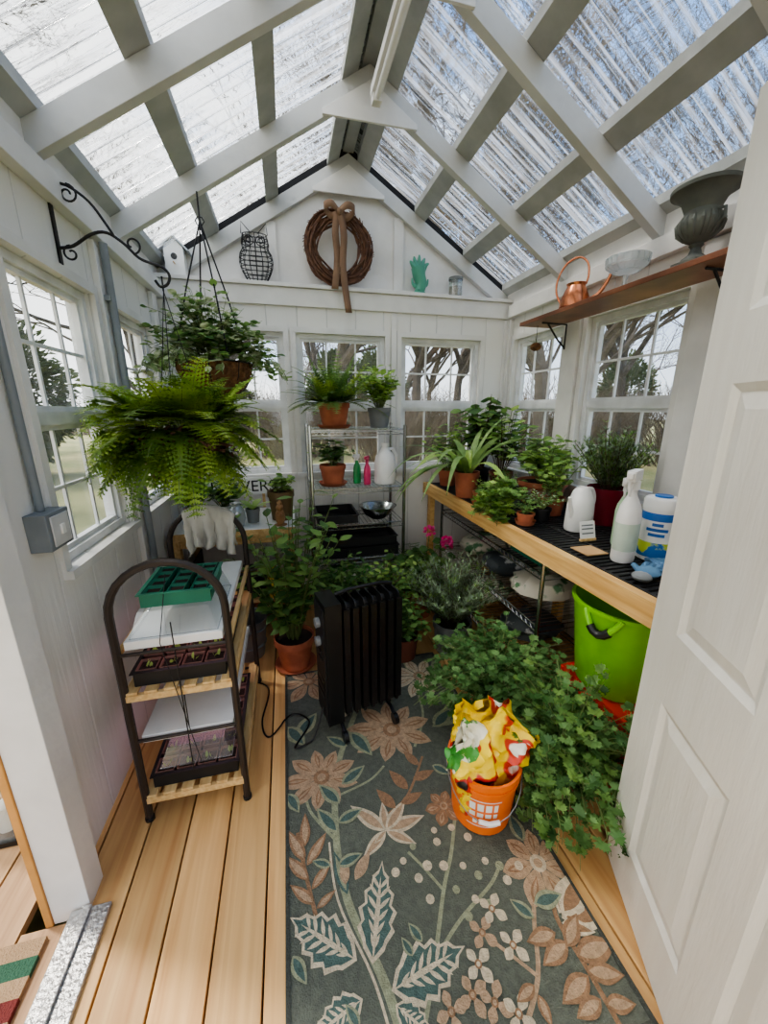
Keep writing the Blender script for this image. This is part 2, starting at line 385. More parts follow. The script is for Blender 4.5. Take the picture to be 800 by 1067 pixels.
mb.box((XR-.045,YF,2.13),(XR-.0005,2.89,2.215),WHITE); mb.box((XL+.0005,YF,2.13),(XL+.045,2.89,2.215),WHITE)
mb.build(bevel=.003,smooth=False)

# floor
mb=MB('floor'); x=-.85
while x<XR+.1:
    mb.box((x+.003,YF-.1 if x>-.8 else 1.09,-.03),(min(x+.137,XR+.1),3.02,0),FLOOR); x+=.14
mb.box((-.71,YF-.1,-.08),(XR+.1,3.02,-.031),SOIL)
mb.build(smooth=False,bevel=.002)
mb=MB('deck'); x=-.85-.14*14
while x<-.72:
    mb.box((x+.004,-1.6,-.06),(x+.136,3.4 if x<-.95 else 1.0,-.03),DECK); x+=.14
mb.build(smooth=False)
mb=MB('threshold'); mb.box((-.712,.1,.0005),(-.605,1.0,.014),ALU); mb.box((-.68,.1,.014),(-.655,1.0,.024),ALU); mb.build(smooth=False,bevel=.003)
mb=MB('door_jamb'); mb.box((-.765,1.005,-.03),(-.665,1.0895,2.12),WHITE); mb.box((-.785,1.0,-.03),(-.7655,1.03,2.06),mat('raw_wood_strip',(214,158,92),.6)); mb.box((-.765,.06,2.05),(-.70,1.0045,2.12),WHITE)
mb.build(smooth=False,bevel=.002)
DM=[mat('mat_green',(62,104,80),.95,bump=.8,bscale=200),mat('mat_tan',(180,150,116),.95,bump=.8,bscale=200),mat('mat_red',(120,52,48),.95,bump=.8,bscale=200)]
mb=MB('doormat')
for i in range(16): mb.box((-1.30,.30+i*.042,-.0295),(-.765,.30+i*.042+.042,-.015),DM[(0,1,0,1,2,1,2,1,0,1,0,1,2,1,0,1)[i]])
mb.build(smooth=False)
mb=MB('lantern'); mb.M=T(-1.07,1.36,-.03)
mb.box((-.07,-.07,0),(.07,.07,.02),BLK); mb.box((-.075,-.075,.26),(.075,.075,.275),BLK)
for a in (-1,1):
    for b in (-1,1): mb.box((a*.065-.006,b*.065-.006,.02),(a*.065+.006,b*.065+.006,.26),BLK)
mb.lathe((0,0,.275),[(.1,0),(.05,.05),(.03,.08),(.001,.09)],BLK,4); mb.tube([(0.03*cos(t*pi/8),0,.37+.03*sin(t*pi/8)) for t in range(16)],.004,BLK,closed=True)
mb.cyl((0,0,.02),.03,.1,WP); mb.box((-.062,-.062,.02),(.062,-.06,.26),GLASS); mb.build()

# ------------------------------------------------------------------ roof
for i,y in enumerate((3.012,2.32,1.68,1.04,.40,-.2)):
    mb=MB('roof_rafter'); w=.021
    for s in (-1,1):
        xe=XC+s*(HALF+.22)
        mb.prism([(xe,ZP(xe)-.05),(XC,ZP(XC)-.05),(XC,ZP(XC)+.05),(xe,ZP(xe)+.05)],y-w,y+w,RAFT)
    g=.24; zb=ZP(XC)-.19
    mb.prism([(XC-g,zb),(XC+g,zb),(XC+g,ZP(XC+g)-.02),(XC,ZP(XC)-.02),(XC-g,ZP(XC-g)-.02)],y-w-.014,y-w-.0005,WHITE)
    mb.build(smooth=False,bevel=.002)
for dx in (.10,.50,.88,1.22):
    for s in (-1,1):
        mb=MB('roof_purlin'); xa=XC+s*(dx-.04); xb=XC+s*(dx+.04)
        mb.prism([(xa,ZP(xa)+.0505),(xb,ZP(xb)+.0505),(xb,ZP(xb)+.092),(xa,ZP(xa)+.092)],-.35,3.07,PURL)
        mb.build(smooth=False)
mb=MB('roof_ridge_board'); mb.box((XC-.035,-.35,ZP(XC)+.052),(XC+.035,3.07,ZP(XC)+.10),PURL)
mb.prism([(XC-.13,ZP(XC-.13)+.13),(XC,ZP(XC)+.14),(XC+.13,ZP(XC+.13)+.13),(XC,ZP(XC)+.15)],-.4,3.15,GREYPOT); mb.build(smooth=False)
for s,nm in ((-1,'roof_panel_left'),(1,'roof_panel_right')):
    mb=MB(nm); vs=[];fs=[]; y=-.4; per=.0762
    prof=((0,0),(.30,0),(.42,.014),(.58,.014),(.70,0))
    xs=[XC+s*d for d in (.0,HALF+.26)]
    st=[]
    while y<3.15:
        for a,h in prof: st.append((y+a*per,h))
        y+=per
    for (yy,h) in st:
        for x in xs: vs.append((x,yy,ZP(x)+.094+h))
    for i in range(len(st)-1): fs.append((2*i,2*i+1,2*i+3,2*i+2))
    mb.add(vs,fs,ROOFM); mb.build(smooth=False)
mb=MB('trim_closure_strip')
for s in (-1,1):
    xe=XC+s*(HALF+.1)
    mb.prism([(xe,ZP(xe)+.052),(XC,ZP(XC)+.052),(XC,ZP(XC)+.09),(xe,ZP(xe)+.09)],2.992,3.034,BLACKF)
    xa=XC+s*(HALF-.005); xb=XC+s*(HALF+.09)
    mb.prism([(xa,ZT-.04),(xb,ZT-.04),(xb,ZP(xb)+.06),(xa,ZP(xa)+.05)],-.3,2.985,WHITE)
    mb.prism([(xa,ZP(xa)+.052),(xb,ZP(xb)+.06),(xb,ZP(xb)+.09),(xa,ZP(xa)+.09)],-.3,2.985,BLACKF)
mb.build(smooth=False)
mb=MB('strip_light'); mb.M=T(XC-.025,0,ZP(XC)-.255)
mb.box((-.024,1.30,.03),(.024,2.08,.064),WHITE); mb.tube([(0,1.32,.014),(0,2.06,.014)],.013,WP,10)
for y in (1.30,2.04): mb.box((-.02,y,-.002),(.02,y+.04,.03),WHITE)
mb.build()

# ------------------------------------------------------------------ door (open, inward)
def door():
    mb=MB('door_1'); ang=atan2(.80,.37); mb.M=T(.617,-.05,.012,ang)
    W,H=.875,2.07; th=.02
    mb.box((.001,-.011,.001),(W-.001,.011,H-.001),DOORM)
    st=.115; cm=.105
    rows=((.17,.70),(.90,1.50),(1.64,1.92))
    cols=((st,W/2-cm/2),(W/2+cm/2,W-st))
    for (a,b) in ((0,st),(W/2-cm/2,W/2+cm/2),(W-st,W)): mb.box((a,-th,0),(b,th,H),DOORM)
    zz=[0]+[v for r in rows for v in r]+[H]
    for i in range(0,len(zz),2):
        for a,b in cols: mb.box((a,-th,zz[i]),(b,th,zz[i+1]),DOORM)
    for z0,z1 in rows:
        for a,b in cols:
            for sg in (-1,1):
                mb.frustum((a+.022,sg*.011,z0+.022),(b-.022,sg*.018,z1-.022),.03,DOORM)
                i=.018
                o=[(a,z0),(b,z0),(b,z1),(a,z1)]; n=[(a+i,z0+i),(b-i,z0+i),(b-i,z1-i),(a+i,z1-i)]
                vs=[(p[0],sg*.0199,p[1]) for p in o]+[(p[0],sg*.0115,p[1]) for p in n]
                mb.add(vs,[(k,(k+1)%4,4+(k+1)%4,4+k) for k in range(4)],DOORM)
    mb.box((W,-.012,.92),(W+.002,.012,1.0),PLATE); mb.tube([(W,0,.77),(W+.02,0,.77)],.008,WP)
    mb.build(smooth=False)
door()

# ------------------------------------------------------------------ rug
F=400.0; PIT=radians(15); YAW=radians(14); CH=1.46
def floor_pt(u,v):  # photo measurement -> point on the floor plane (rug pattern survey)
    a=(u-400)/F; b=(533.5-v)/F
    fx=(sin(YAW)*cos(PIT)+a*cos(YAW)+b*sin(YAW)*sin(PIT)); fy=(cos(YAW)*cos(PIT)-a*sin(YAW)+b*cos(YAW)*sin(PIT)); fz=-sin(PIT)+b*cos(PIT)
    s=-CH/fz; return Vector((fx*s,fy*s,0))
RX0,RX1,RY0,RY1=-.092,.79,.40,1.93
def rug():
    mb=MB('floral_rug'); mb.box((RX0,RY0,.0005),(RX1,RY1,.010),MUG)
    zc=[.0103]
    def poly(pts,m,dz=0):
        zc[0]+=.000010; z=zc[0]+dz
        pts=[(min(max(p.x,RX0+.01),RX1-.01),min(max(p.y,RY0+.01),RY1-.01),z) for p in pts]
        mb.add(pts,[tuple(range(len(pts)))],m)
    def petal(a,b,w,m,tip=.5):
        d=b-a; s=Vector((-d.y,d.x,0))*w
        o=[]; L=9
        for i in range(L+1):
            t=i/L; o.append(a+d*t+s*(sin(pi*t**tip)))
        for i in range(L-1,0,-1):
            t=i/L; o.append(a+d*t-s*(sin(pi*t**tip)))
        poly(o,m)
    def flower(c,r,n,m,m2,cm,w=.22,rot=0):
        c=floor_pt(*c)
        for i in range(n):
            a=rot+2*pi*i/n; e=c+Vector((cos(a),sin(a),0))*r*(1+.12*sin(i*5.1))
            petal(c,e,w,m,tip=1.4)
            if m2:
                petal(c+(e-c)*.3,c+(e-c)*.88,w*.62,m2,tip=1.2); petal(c+(e-c)*.36,c+(e-c)*.78,w*.34,m,tip=1.2)
        poly([c+Vector((cos(t*pi/6),sin(t*pi/6),0))*r*.22 for t in range(12)],cm)
        poly([c+Vector((cos(t*pi/6),sin(t*pi/6),0))*r*.12 for t in range(12)],m)
    def stem(px,w,m):
        Q=smoothpath([floor_pt(*p) for p in px]); zc[0]+=.000010
        vs=[];fs=[]
        for i,q in enumerate(Q):
            t=(Q[min(i+1,len(Q)-1)]-Q[max(i-1,0)]); t.z=0; t.normalize(); s=Vector((-t.y,t.x,0))*w/2
            for e in (q+s,q-s): vs.append((min(max(e.x,RX0+.01),RX1-.01),min(max(e.y,RY0+.01),RY1-.01),zc[0]))
        for i in range(len(Q)-1): fs.append((2*i,2*i+1,2*i+3,2*i+2))
        mb.add(vs,fs,m); return Q
    def lf(a,b,w,m,m2=None):
        a=floor_pt(*a); b=floor_pt(*b); petal(a,b,w,m,tip=.8)
        if m2: petal(a+(b-a)*.08,a+(b-a)*.9,w*.64,m2,tip=.8)
    def serr(a,b,w,m,m2,vein):
        a=floor_pt(*a); b=floor_pt(*b); d=b-a; s=Vector((-d.y,d.x,0))
        def out(k,sc):
            o=[]; n=11
            for sg in (1,-1):
                rng=range(n+1) if sg==1 else range(n-1,0,-1)
                for i in rng:
                    t=i/n; ww=w*sin(pi*min(1,t**.75))*(1.12 if i%2 else .84)*sc
                    o.append(a+d*(.5+(t-.5)*k+(.03 if i%2 else 0))+s*sg*ww)
            return o
        poly(out(1,1),m); poly(out(.90,.80),m2)
        petal(a,a+d*.85,.035,vein,tip=1)
        for k in (.12,.24,.36,.48,.60,.70):
            for sg in (-1,1): petal(a+d*k,a+d*(k+.15)+s*sg*w*.65*sin(pi*k),.11,vein,tip=1)
    stem([(420,1085),(398,1020),(362,940),(350,870),(352,800),(372,740)],.024,RO)
    stem([(408,1085),(388,1020),(352,940),(343,880)],.007,RC)
    stem([(440,1085),(452,1010),(462,930),(470,890),(474,850)],.012,RO)
    stem([(455,1000),(480,960),(510,925),(520,905)],.010,RO)
    stem([(462,930),(440,905),(425,890)],.009,RO)
    stem([(352,880),(325,850),(318,830)],.010,RO); stem([(355,830),(385,815),(400,800)],.009,RO)
    stem([(330,960),(318,910),(310,870)],.012,RB); stem([(440,790),(425,830),(405,850)],.010,RB)
    stem([(545,1080),(560,1020),(556,960),(556,910)],.012,RT); stem([(650,1080),(610,1010),(580,960),(575,930)],.013,RB)
    stem([(560,1020),(535,1000),(515,985)],.009,RT)
    stem([(420,690),(440,740),(432,780)],.012,RO)
    flower((335,812),.15,9,RT,RB,RB,.20,.3)
    flower((408,762),.19,9,RT,RB,RB,.2,.1)
    flower((437,706),.17,8,RC,RT,RT,.2,.2)
    flower((322,712),.15,7,RT,RB,RB,.22,.5)
    flower((462,842),.07,6,RB,RT,RT,.3)
    flower((560,902),.12,7,RT,RB,RC,.25,.4)
    flower((390,705),.08,6,RO,None,RT,.26)
    flower((352,748),.05,5,RC,None,RT,.3)
    for e in ((365,842),(378,898),(398,838),(442,852),(434,882),(390,882),(422,836)): lf((402,868),e,.17,RC,RT)
    serr((372,1004),(304,960),.27,RC,RG,RC); serr((388,1008),(398,902),.22,RC,RG,RC); serr((408,1036),(482,990),.27,RC,RG,RC)
    serr((378,1044),(325,1085),.27,RC,RG,RC); serr((412,1050),(452,1085),.27,RC,RG,RC)
    lf((362,935),(348,890),.14,RG,RO)
    for (b,t) in (((318,900),(300,868)),((320,905),(340,870)),((322,920),(298,895)),((325,930),(345,900)),((328,945),(302,925)),((330,950),(350,930)),((318,885),(318,850))): lf(b,t,.16,RB,RT)
    for (b,t) in (((412,845),(392,825)),((418,840),(440,828)),((425,825),(405,805)),((430,815),(452,805)),((436,800),(420,785)),((370,920),(385,890)),((360,925),(358,895))): lf(b,t,.2,RB if b[0]>400 else RT)
    for (b,t) in (((352,870),(330,845)),((352,860),(378,845)),((354,840),(332,820)),((356,820),(380,800)),((362,780),(340,770)),((365,765),(388,790)),((345,905),(325,900)),((352,905),(378,892))): lf(b,t,.22,RO,RG)
    for c in ((470,865),(487,875),(455,880),(430,885),(420,900),(482,905),(498,915),(505,900),(520,905),(528,920),(445,905),(462,905),(495,940),(510,945),(475,930),(412,912),(436,918),(452,868),(540,905),(488,958),(448,940)):
        p=floor_pt(*c); r=U(.011,.016); poly([p+Vector((cos(t*pi/5),sin(t*pi/5),0))*r for t in range(10)],RC if R()<.5 else RO)
    for c in ((502,975),(534,988),(515,1048),(492,1040),(470,1058),(512,950),(498,1008),(540,1060)):
        flower(c,.045,4,RC if R()<.5 else RT,None,RB,.30,R())
    for (b,t) in (((585,960),(630,920)),((585,960),(640,950)),((582,955),(590,915)),((585,965),(620,975)),((585,957),(612,908))): lf(b,t,.22,RC,RB)
    for (b,t) in (((578,975),(548,985)),((590,985),(565,1010)),((600,1000),(640,985)),((610,1015),(650,1020)),((612,1020),(585,1050)),((625,1045),(600,1065)),((630,1050),(662,1050)),((590,990),(600,955)),((560,1040),(575,1075)),((556,1030),(538,1048))): lf(b,t,.24,RB,RT)
    for (b,t) in (((556,960),(530,940)),((556,945),(585,935)),((520,870),(505,850)),((545,880),(530,850)),((480,740),(450,760)),((470,720),(450,690)),((470,790),(490,770)),((310,770),(330,745)),((300,760),(318,780)),((380,735),(360,720)),((450,800),(470,810)),((330,690),(345,712)),((452,760),(470,740)),((300,830),(312,850)),((375,1075),(360,1050)),((305,1000),(320,1030)),((440,985),(425,965)),((430,1000),(418,980))): lf(b,t,.25,RO,RG)
    for a,b in (((RX0,RY0),(RX0+.012,RY1)),((RX1-.012,RY0),(RX1,RY1)),((RX0+.012,RY0),(RX1-.012,RY0+.012)),((RX0+.012,RY1-.012),(RX1-.012,RY1))): mb.box((a[0],a[1],.0008),(b[0],b[1],.0135),RD)
    mb.build(smooth=False)
rug()

# ------------------------------------------------------------------ plant helpers
def pot(mb,x,y,z,rt,rb,h,m,rim=True,saucer=None):
    zz=z
    if saucer:
        mb.lathe((x,y,z),[(.0005,0),(rb*1.25,0),(rb*1.5,.022),(rb*1.42,.022),(rb*1.2,.006),(.0005,.006)],saucer,24); zz=z+.006; h-=.006
    t=.006
    if rim: pr=[(.0005,0),(rb,0),(rt*.93,h*.8),(rt,h*.8),(rt,h),(rt-t,h)]
    else: pr=[(.0005,0),(rb,0),(rt*.98,h*.96),(rt,h),(rt-t*.5,h),(rt-t,h)]
    mb.lathe((x,y,zz),pr,m,26); mb.lathe((x,y,zz),[(rt-t,h),(rt-t-.003,h*.86)],m,26); mb.lathe((x,y,zz),[(rt-t-.002,h*.87),(.0005,h*.89)],SOIL,26)
    return zz+h*.88
def bezier(p,d,L,droop,n=6):
    pts=[Vector(p)]; d=Vector(d).normalized()
    for i in range(n): pts.append(pts[-1]+d*L/n); d=(d+Vector((0,0,-droop/n))).normalized()
    return pts
def bush(mb,c,Rr,H,ns,nl,LL,LW,mats,stem=STEM,kind='leaf',droop=.5,up=.5,t0=.3,sr=.002,flat=1.0,xmax=None,xmin=None,ymax=None,arc=None):
    c=Vector(c)
    for i in range(ns):
        a=U(0,2*pi) if arc is None else U(*arc); r=sqrt(R())
        d=Vector((cos(a)*r*Rr*1.0,sin(a)*r*Rr*flat,H*(U(.75,1.1)-up*r*r*.5)))
        L=d.length*U(.75,1.05); st=c+Vector((cos(a),sin(a),0))*r*Rr*.12
        P=bezier(st,d.normalized()+Vector((0,0,.25)),L,droop*(.4+r),5)
        for p in P:
            if xmax is not None: p.x=min(p.x,xmax)
            if xmin is not None: p.x=max(p.x,xmin)
            if ymax is not None: p.y=min(p.y,ymax)
        mb.tube(P,[sr,sr,sr*.9,sr*.8,sr*.7,sr*.5],stem,3)
        for k in range(nl):
            t=t0+(1-t0)*(k+R())/nl; f=t*5; j=min(4,int(f)); p=P[j].lerp(P[j+1],f-j)
            b=U(0,2*pi); out=Vector((cos(b),sin(b),U(-.1,.7))); m=random.choice(mats); s=U(.7,1.15)
            if kind=='leaf': mb.leaf(p,out,LL*s,LW*s,m,U(.2,.9),roll=U(-.5,.5))
            elif kind=='needle':
                for q in range(4):
                    b=U(0,2*pi); mb.leaf(p,(cos(b),sin(b),U(.3,1.1)),LL*s,LW,m,.1,prof=(.8,1,.0))
            elif kind=='lobed':
                b0=out.normalized(); e=p+b0*LL*.5
                mb.tube([p,e],.0009,stem,3)
                for q in (-1,0,1):
                    dd=Matrix.Rotation(q*1.0,3,'Z')@b0; dd.z+=U(-.2,.2); mb.lobed(e,dd,LL*s*.8,m,roll=U(-.5,.5))
            elif kind=='round':
                e=p+out.normalized()*LL; mb.tube([p,e],.001,stem,3)
                n=Vector((out.x*.5,out.y*.5,1)).normalized(); x=n.orthogonal().normalized(); yv=n.cross(x)
                mb.add([e+x*cos(q*pi/4.5)*LW*s*(1 if q%2 else .86)+yv*sin(q*pi/4.5)*LW*s*(1 if q%2 else .86) for q in range(9)],[tuple(range(9))],m)
def fern(mb,c,nf,L,mats,el=(.0,1.2),pin=.08,droop=1.6,np_=13,lacy=True,lim=None,r0=.06,pw=.5):
    c=Vector(c)
    for i in range(nf):
        a=2*pi*i/nf*3.0+U(-.4,.4); e=U(*el); l=L*U(.65,1.12)
        d=Vector((cos(a)*cos(e),sin(a)*cos(e),sin(e))); P=bezier(c+Vector((cos(a),sin(a),0))*r0*R(),d,l,droop*U(.6,1.2),8)
        if lim is not None:
            for p in P: p.x=max(p.x,lim)
        mb.tube(P,[.0018]*8+[.0008],STEM,3); m=random.choice(mats)
        for k in range(np_):
            t=.22+.78*k/np_; f=t*8; j=min(7,int(f)); p=P[j].lerp(P[j+1],f-j); tg=(P[j+1]-P[j])
            if tg.length<1e-5: continue
            tg.normalize(); s=tg.cross(Vector((0,0,1)))
            if s.length<.1: s=Vector((-sin(a),cos(a),0))
            s.normalize(); w=pin*(1.05-t)**.6*1.15
            for sg in (-1,1):
                dd=(s*sg+tg*.55+Vector((0,0,U(-.15,.1)))).normalized()
                if lacy:
                    q2=tg.cross(s)
                    for h in range(4):
                        b=p+dd*w*(h+.3)/4; ll=w*.42*(1-h*.18)
                        for g in (-1,1):
                            mb.leaf(b,dd*.6+dd.cross(q2)*g*.9,ll,ll*pw,m,.2,prof=(.3,1,.0))
                    mb.leaf(p+dd*w*.85,dd,w*.35,w*.2,m,.2,prof=(.5,1,.0))
                else: mb.leaf(p,dd,w,w*.3,m,.3,prof=(.6,1,.0))

# ------------------------------------------------------------------ hanging things (left)
def scroll(c,r0,r1,a0,a1,n=20):
    return [Vector((c[0]+(r0+(r1-r0)*t/n)*cos(a0+(a1-a0)*t/n),c[1],c[2]+(r0+(r1-r0)*t/n)*sin(a0+(a1-a0)*t/n))) for t in range(n+1)]
mb=MB('wall_plant_bracket'); y=1.75
mb.box((XL+.0005,y-.009,1.95),(XL+.007,y+.009,2.24),IRON)
mb.tube(smoothpath([(XL+.008,y,2.0),(XL+.05,y,2.01),(XL+.11,y,2.05),(XL+.16,y,2.06),(XL+.21,y,2.03),(XL+.25,y,1.99),(XL+.29,y,1.975),(XL+.325,y,1.965),(XL+.345,y,1.94),(XL+.335,y,1.91),(XL+.31,y,1.90),(XL+.295,y,1.92)],4),.005,IRON,8)
mb.tube(smoothpath([(XL+.008,y,2.19),(XL+.06,y,2.19),(XL+.12,y,2.15),(XL+.16,y,2.09),(XL+.18,y,2.055)],4),.0045,IRON,8)
mb.tube(scroll((XL+.06,y,2.165),.03,.008,pi/2,-2*pi),.0035,IRON,6); mb.tube(scroll((XL+.04,y,1.985),.026,.008,pi/2,pi/2+2.2*pi),.0035,IRON,6)
mb.tube(scroll((XL+.235,y,2.03),.03,.008,-pi/2,1.4*pi),.0035,IRON,6)
mb.build()
fx,fy,fz=XL+.318,1.75,1.33
mb=MB('hanging_fern')
for k in range(3):
    a=k*2.1+.5; mb.tube([(fx,fy,1.885),(fx+.11*cos(a),fy+.11*sin(a),fz+.04)],.0018,IRON,4)
mb.tube([(fx,fy,1.885),(fx,fy,1.935)],.003,IRON,5)
mb.ell((fx,fy,fz+.03),(.14,.14,.16),COCO,18,8,.12,5,-1,0); mb.ell((fx,fy,fz+.02),(.135,.135,.04),SOIL,16,4)
for k in range(170):
    a=U(0,2*pi); e=U(-1.3,.3); p=Vector((fx+cos(a)*cos(e)*.145,fy+sin(a)*cos(e)*.145,fz+.03+sin(e)*.15))
    q=p+Vector((U(-.08,.08),U(-.08,.08),U(-.07,.03))); mb.tube([p,(p+q)/2+Vector((cos(a),sin(a),0))*.03,q],.005,VINE,4)
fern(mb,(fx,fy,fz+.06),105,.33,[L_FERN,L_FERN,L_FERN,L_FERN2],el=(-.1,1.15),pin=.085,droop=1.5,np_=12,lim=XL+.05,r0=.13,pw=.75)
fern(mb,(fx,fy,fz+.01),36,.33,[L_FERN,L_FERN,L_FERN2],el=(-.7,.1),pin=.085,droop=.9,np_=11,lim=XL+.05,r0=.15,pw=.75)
mb.build(smooth=False)
mb=MB('hanging_ivy_basket'); bx,by,bz=-.34,2.29,1.69
mb.ell((bx,by,bz),(.185,.185,.18),COCO,22,8,.06,6,-1,0); mb.ell((bx,by,bz-.01),(.175,.175,.03),SOIL,16,4)
mb.tube([(bx+.19*cos(t*pi/12),by+.19*sin(t*pi/12),bz) for t in range(24)],.004,IRON,6,closed=True)
for k in range(8):
    a=k*pi/4; mb.tube([(bx+.189*cos(a)*cos(e),by+.189*sin(a)*cos(e),bz-.184*sin(e)) for e in (0,.4,.8,1.2,1.5)],.0025,IRON,4)
for k in range(4):
    a=k*pi/2+.5; mb.tube([(bx+.19*cos(a),by+.19*sin(a),bz),(bx+.1*cos(a),by+.1*sin(a),bz+.33),(bx,by,2.33)],.004,IRON,5)
mb.tube([(bx,by,2.33),(bx,by,ZP(bx)-.05)],.004,IRON,6); mb.tube([(bx+.02*cos(t),by,2.33+.02*sin(t)) for t in (0,1,2,3,4,5)],.003,IRON,5,closed=True)
bush(mb,(bx,by,bz),.29,.34,120,11,.046,.034,[L_IVY,L_IVY,L_MID,L_DARK],droop=1.2,up=.8,xmin=XL+.04)
for i in range(46):
    a=U(0,2*pi); P=bezier((bx+.17*cos(a),by+.17*sin(a),bz+.01),(cos(a),sin(a),.7),U(.14,.32),2.8,6)
    mb.tube(P,.0014,STEM,3)
    for t in range(10):
        j=min(5,int(t*.6)); p=P[j].lerp(P[j+1],R()); mb.leaf(p,(U(-1,1),U(-1,1),U(-.6,.3)),.046,.034,random.choice([L_IVY,L_IVY,L_MID]),.4,roll=U(-.5,.5))
mb.build(smooth=False)

mb=MB('electrical_conduit')
mb.tube([(XL+.016,1.30,1.17),(XL+.016,1.30,2.12)],.011,PVC,10)
mb.box((XL+.0005,1.24,1.06),(XL+.055,1.36,1.17),PVC); mb.box((XL+.0555,1.255,1.07),(XL+.060,1.345,1.16),PLATE); mb.box((XL+.06,1.29,1.10),(XL+.066,1.31,1.13),WP)
mb.build(bevel=.002)
mb=MB('downpipe_conduit'); mb.tube([(XL+.045,2.04,.001),(XL+.045,2.04,2.12)],.016,PVC,10)
for z in (.6,1.3,1.9): mb.box((XL+.0255,2.01,z),(XL+.05,2.07,z+.02),GALV)
mb.build()

# ------------------------------------------------------------------ arched seedling rack
def arch(mb,y,x0,x1,zt,r=.013):
    rr=(x1-x0)/2; cx=(x0+x1)/2; P=[(x0,y,.012),(x0,y,.3),(x0,y,zt-rr)]+[(cx-rr*cos(t*pi/14),y,zt-rr+rr*sin(t*pi/14)) for t in range(1,14)]+[(x1,y,zt-rr),(x1,y,.3),(x1,y,.012)]
    mb.tube(P,r,BRONZE,8)
    for x in (x0,x1): mb.cyl((x,y,0),.016,.014,BLKP,10)
    for z in (.095,.35,.53,.69): mb.tube([(x0,y,z),(x1,y,z)],.007,BRONZE,6)
mb=MB('arched_seedling_rack'); x0,x1,y0,y1=-.575,-.235,1.25,1.93
arch(mb,y0,x0,x1,1.0); arch(mb,y1,x0,x1,1.0)
for z in (.095,.53):
    for x in (x0,x1): mb.box((x-.008,y0,z-.012),(x+.008,y1,z+.012),WOOD)
    for k in range(6):
        xx=x0+.02+k*(x1-x0-.04)/5; mb.box((xx-.02,y0-.01,z+.0125),(xx+.02,y1+.01,z+.022),WOOD)
    mb.box((x0,y0-.012,z-.012),(x1,y0+.005,z+.012),WOOD)
for x in (x0,x1): mb.box((x-.008,y0,.682),(x+.008,y1,.698),WOOD)
for z in (.33,.70):
    mb.box((x0+.02,y0+.01,z),(x1-.02,y1-.02,z+.03),WP); mb.box((x0+.04,y0+.04,z-.003),(x1-.04,y1-.05,z-.0003),GLOWW)
for y in (y0+.02,y1-.1): mb.tube([(-.405,y,.36),(-.405,y,.53)],.0025,BLK,4)
mb.tube([(-.40,y0-.016,.2),(-.40,y0-.018,.8)],.0025,IRON,5); mb.tube([(-.37,y0-.016,.22),(-.44,y0-.018,.73),(-.43,y0+.1,.92)],.002,IRON,4)
mb.build(bevel=.0015)
def tray(name,x0,x1,y0,y1,z,h,m,cells=None,fill=None,seed=False):
    mb=MB(name); t=.005
    mb.box((x0,y0,z),(x1,y1,z+t),m)
    for a,b in (((x0,y0),(x1,y0+t)),((x0,y1-t),(x1,y1)),((x0,y0+t),(x0+t,y1-t)),((x1-t,y0+t),(x1,y1-t))): mb.box((a[0],a[1],z+t),(b[0],b[1],z+h),m)
    mb.box((x0-.008,y0-.008,z+h-.004),(x1+.008,y0,z+h),m); mb.box((x0-.008,y0,z+h-.004),(x0,y1,z+h),m); mb.box((x1,y0,z+h-.004),(x1+.008,y1,z+h),m)
    if cells:
        nx,ny=cells
        for i in range(nx):
            for j in range(ny):
                cx=x0+(i+.5)*(x1-x0)/nx; cy=y0+(j+.5)*(y1-y0)/ny; r=min((x1-x0)/nx,(y1-y0)/ny)*.46
                M0=mb.M; mb.M=T(cx,cy,z+t,pi/4); q=r*1.35
                mb.lathe((0,0,0),[(q*.75,0),(q,h*.92),(q*.93,h*.92),(q*.85,h*.7),(.0005,h*.72)],fill,4); mb.lathe((0,0,0),[(q*.86,h*.75),(.0005,h*.77)],SOIL,4); mb.M=M0
                if seed:
                    for q in range(3): mb.leaf((cx+U(-.01,.01),cy+U(-.01,.01),z+h*.75),(U(-.4,.4),U(-.4,.4),1),.03,.012,L_LIGHT,.9)
    return mb.build()
PEAT=mat('peat_pot',(140,106,94),.9)
tray('seed_tray',-.55,-.26,1.27,1.78,.5525,.055,BLKP,(4,6),PEAT,True)
tray('seed_tray',-.55,-.26,1.27,1.78,.1175,.055,BLKP,(4,6),PEAT,True)
def dome(name,x0,x1,y0,y1,z,h):
    mb=MB(name); i=.025
    mb.add([(x0,y0,z),(x1,y0,z),(x1,y1,z),(x0,y1,z),(x0+i,y0+i,z+h),(x1-i,y0+i,z+h),(x1-i,y1-i,z+h),(x0+i,y1-i,z+h)],[(4,5,6,7),(0,1,5,4),(1,2,6,5),(2,3,7,6),(3,0,4,7)],DOME)
    mb.tube([(x0,y0,z+.003),(x1,y0,z+.003),(x1,y1,z+.003),(x0,y1,z+.003)],.003,DOME,4,closed=True)
    mb.build(bevel=.008)
dome('humidity_dome',-.54,-.27,1.27,1.62,.7305,.085)
dome('humidity_dome',-.53,-.28,1.29,1.60,.1735,.07)
tray('green_seed_tray',-.51,-.29,1.32,1.56,.816,.05,TGREEN,(3,4),TGREEN,False)
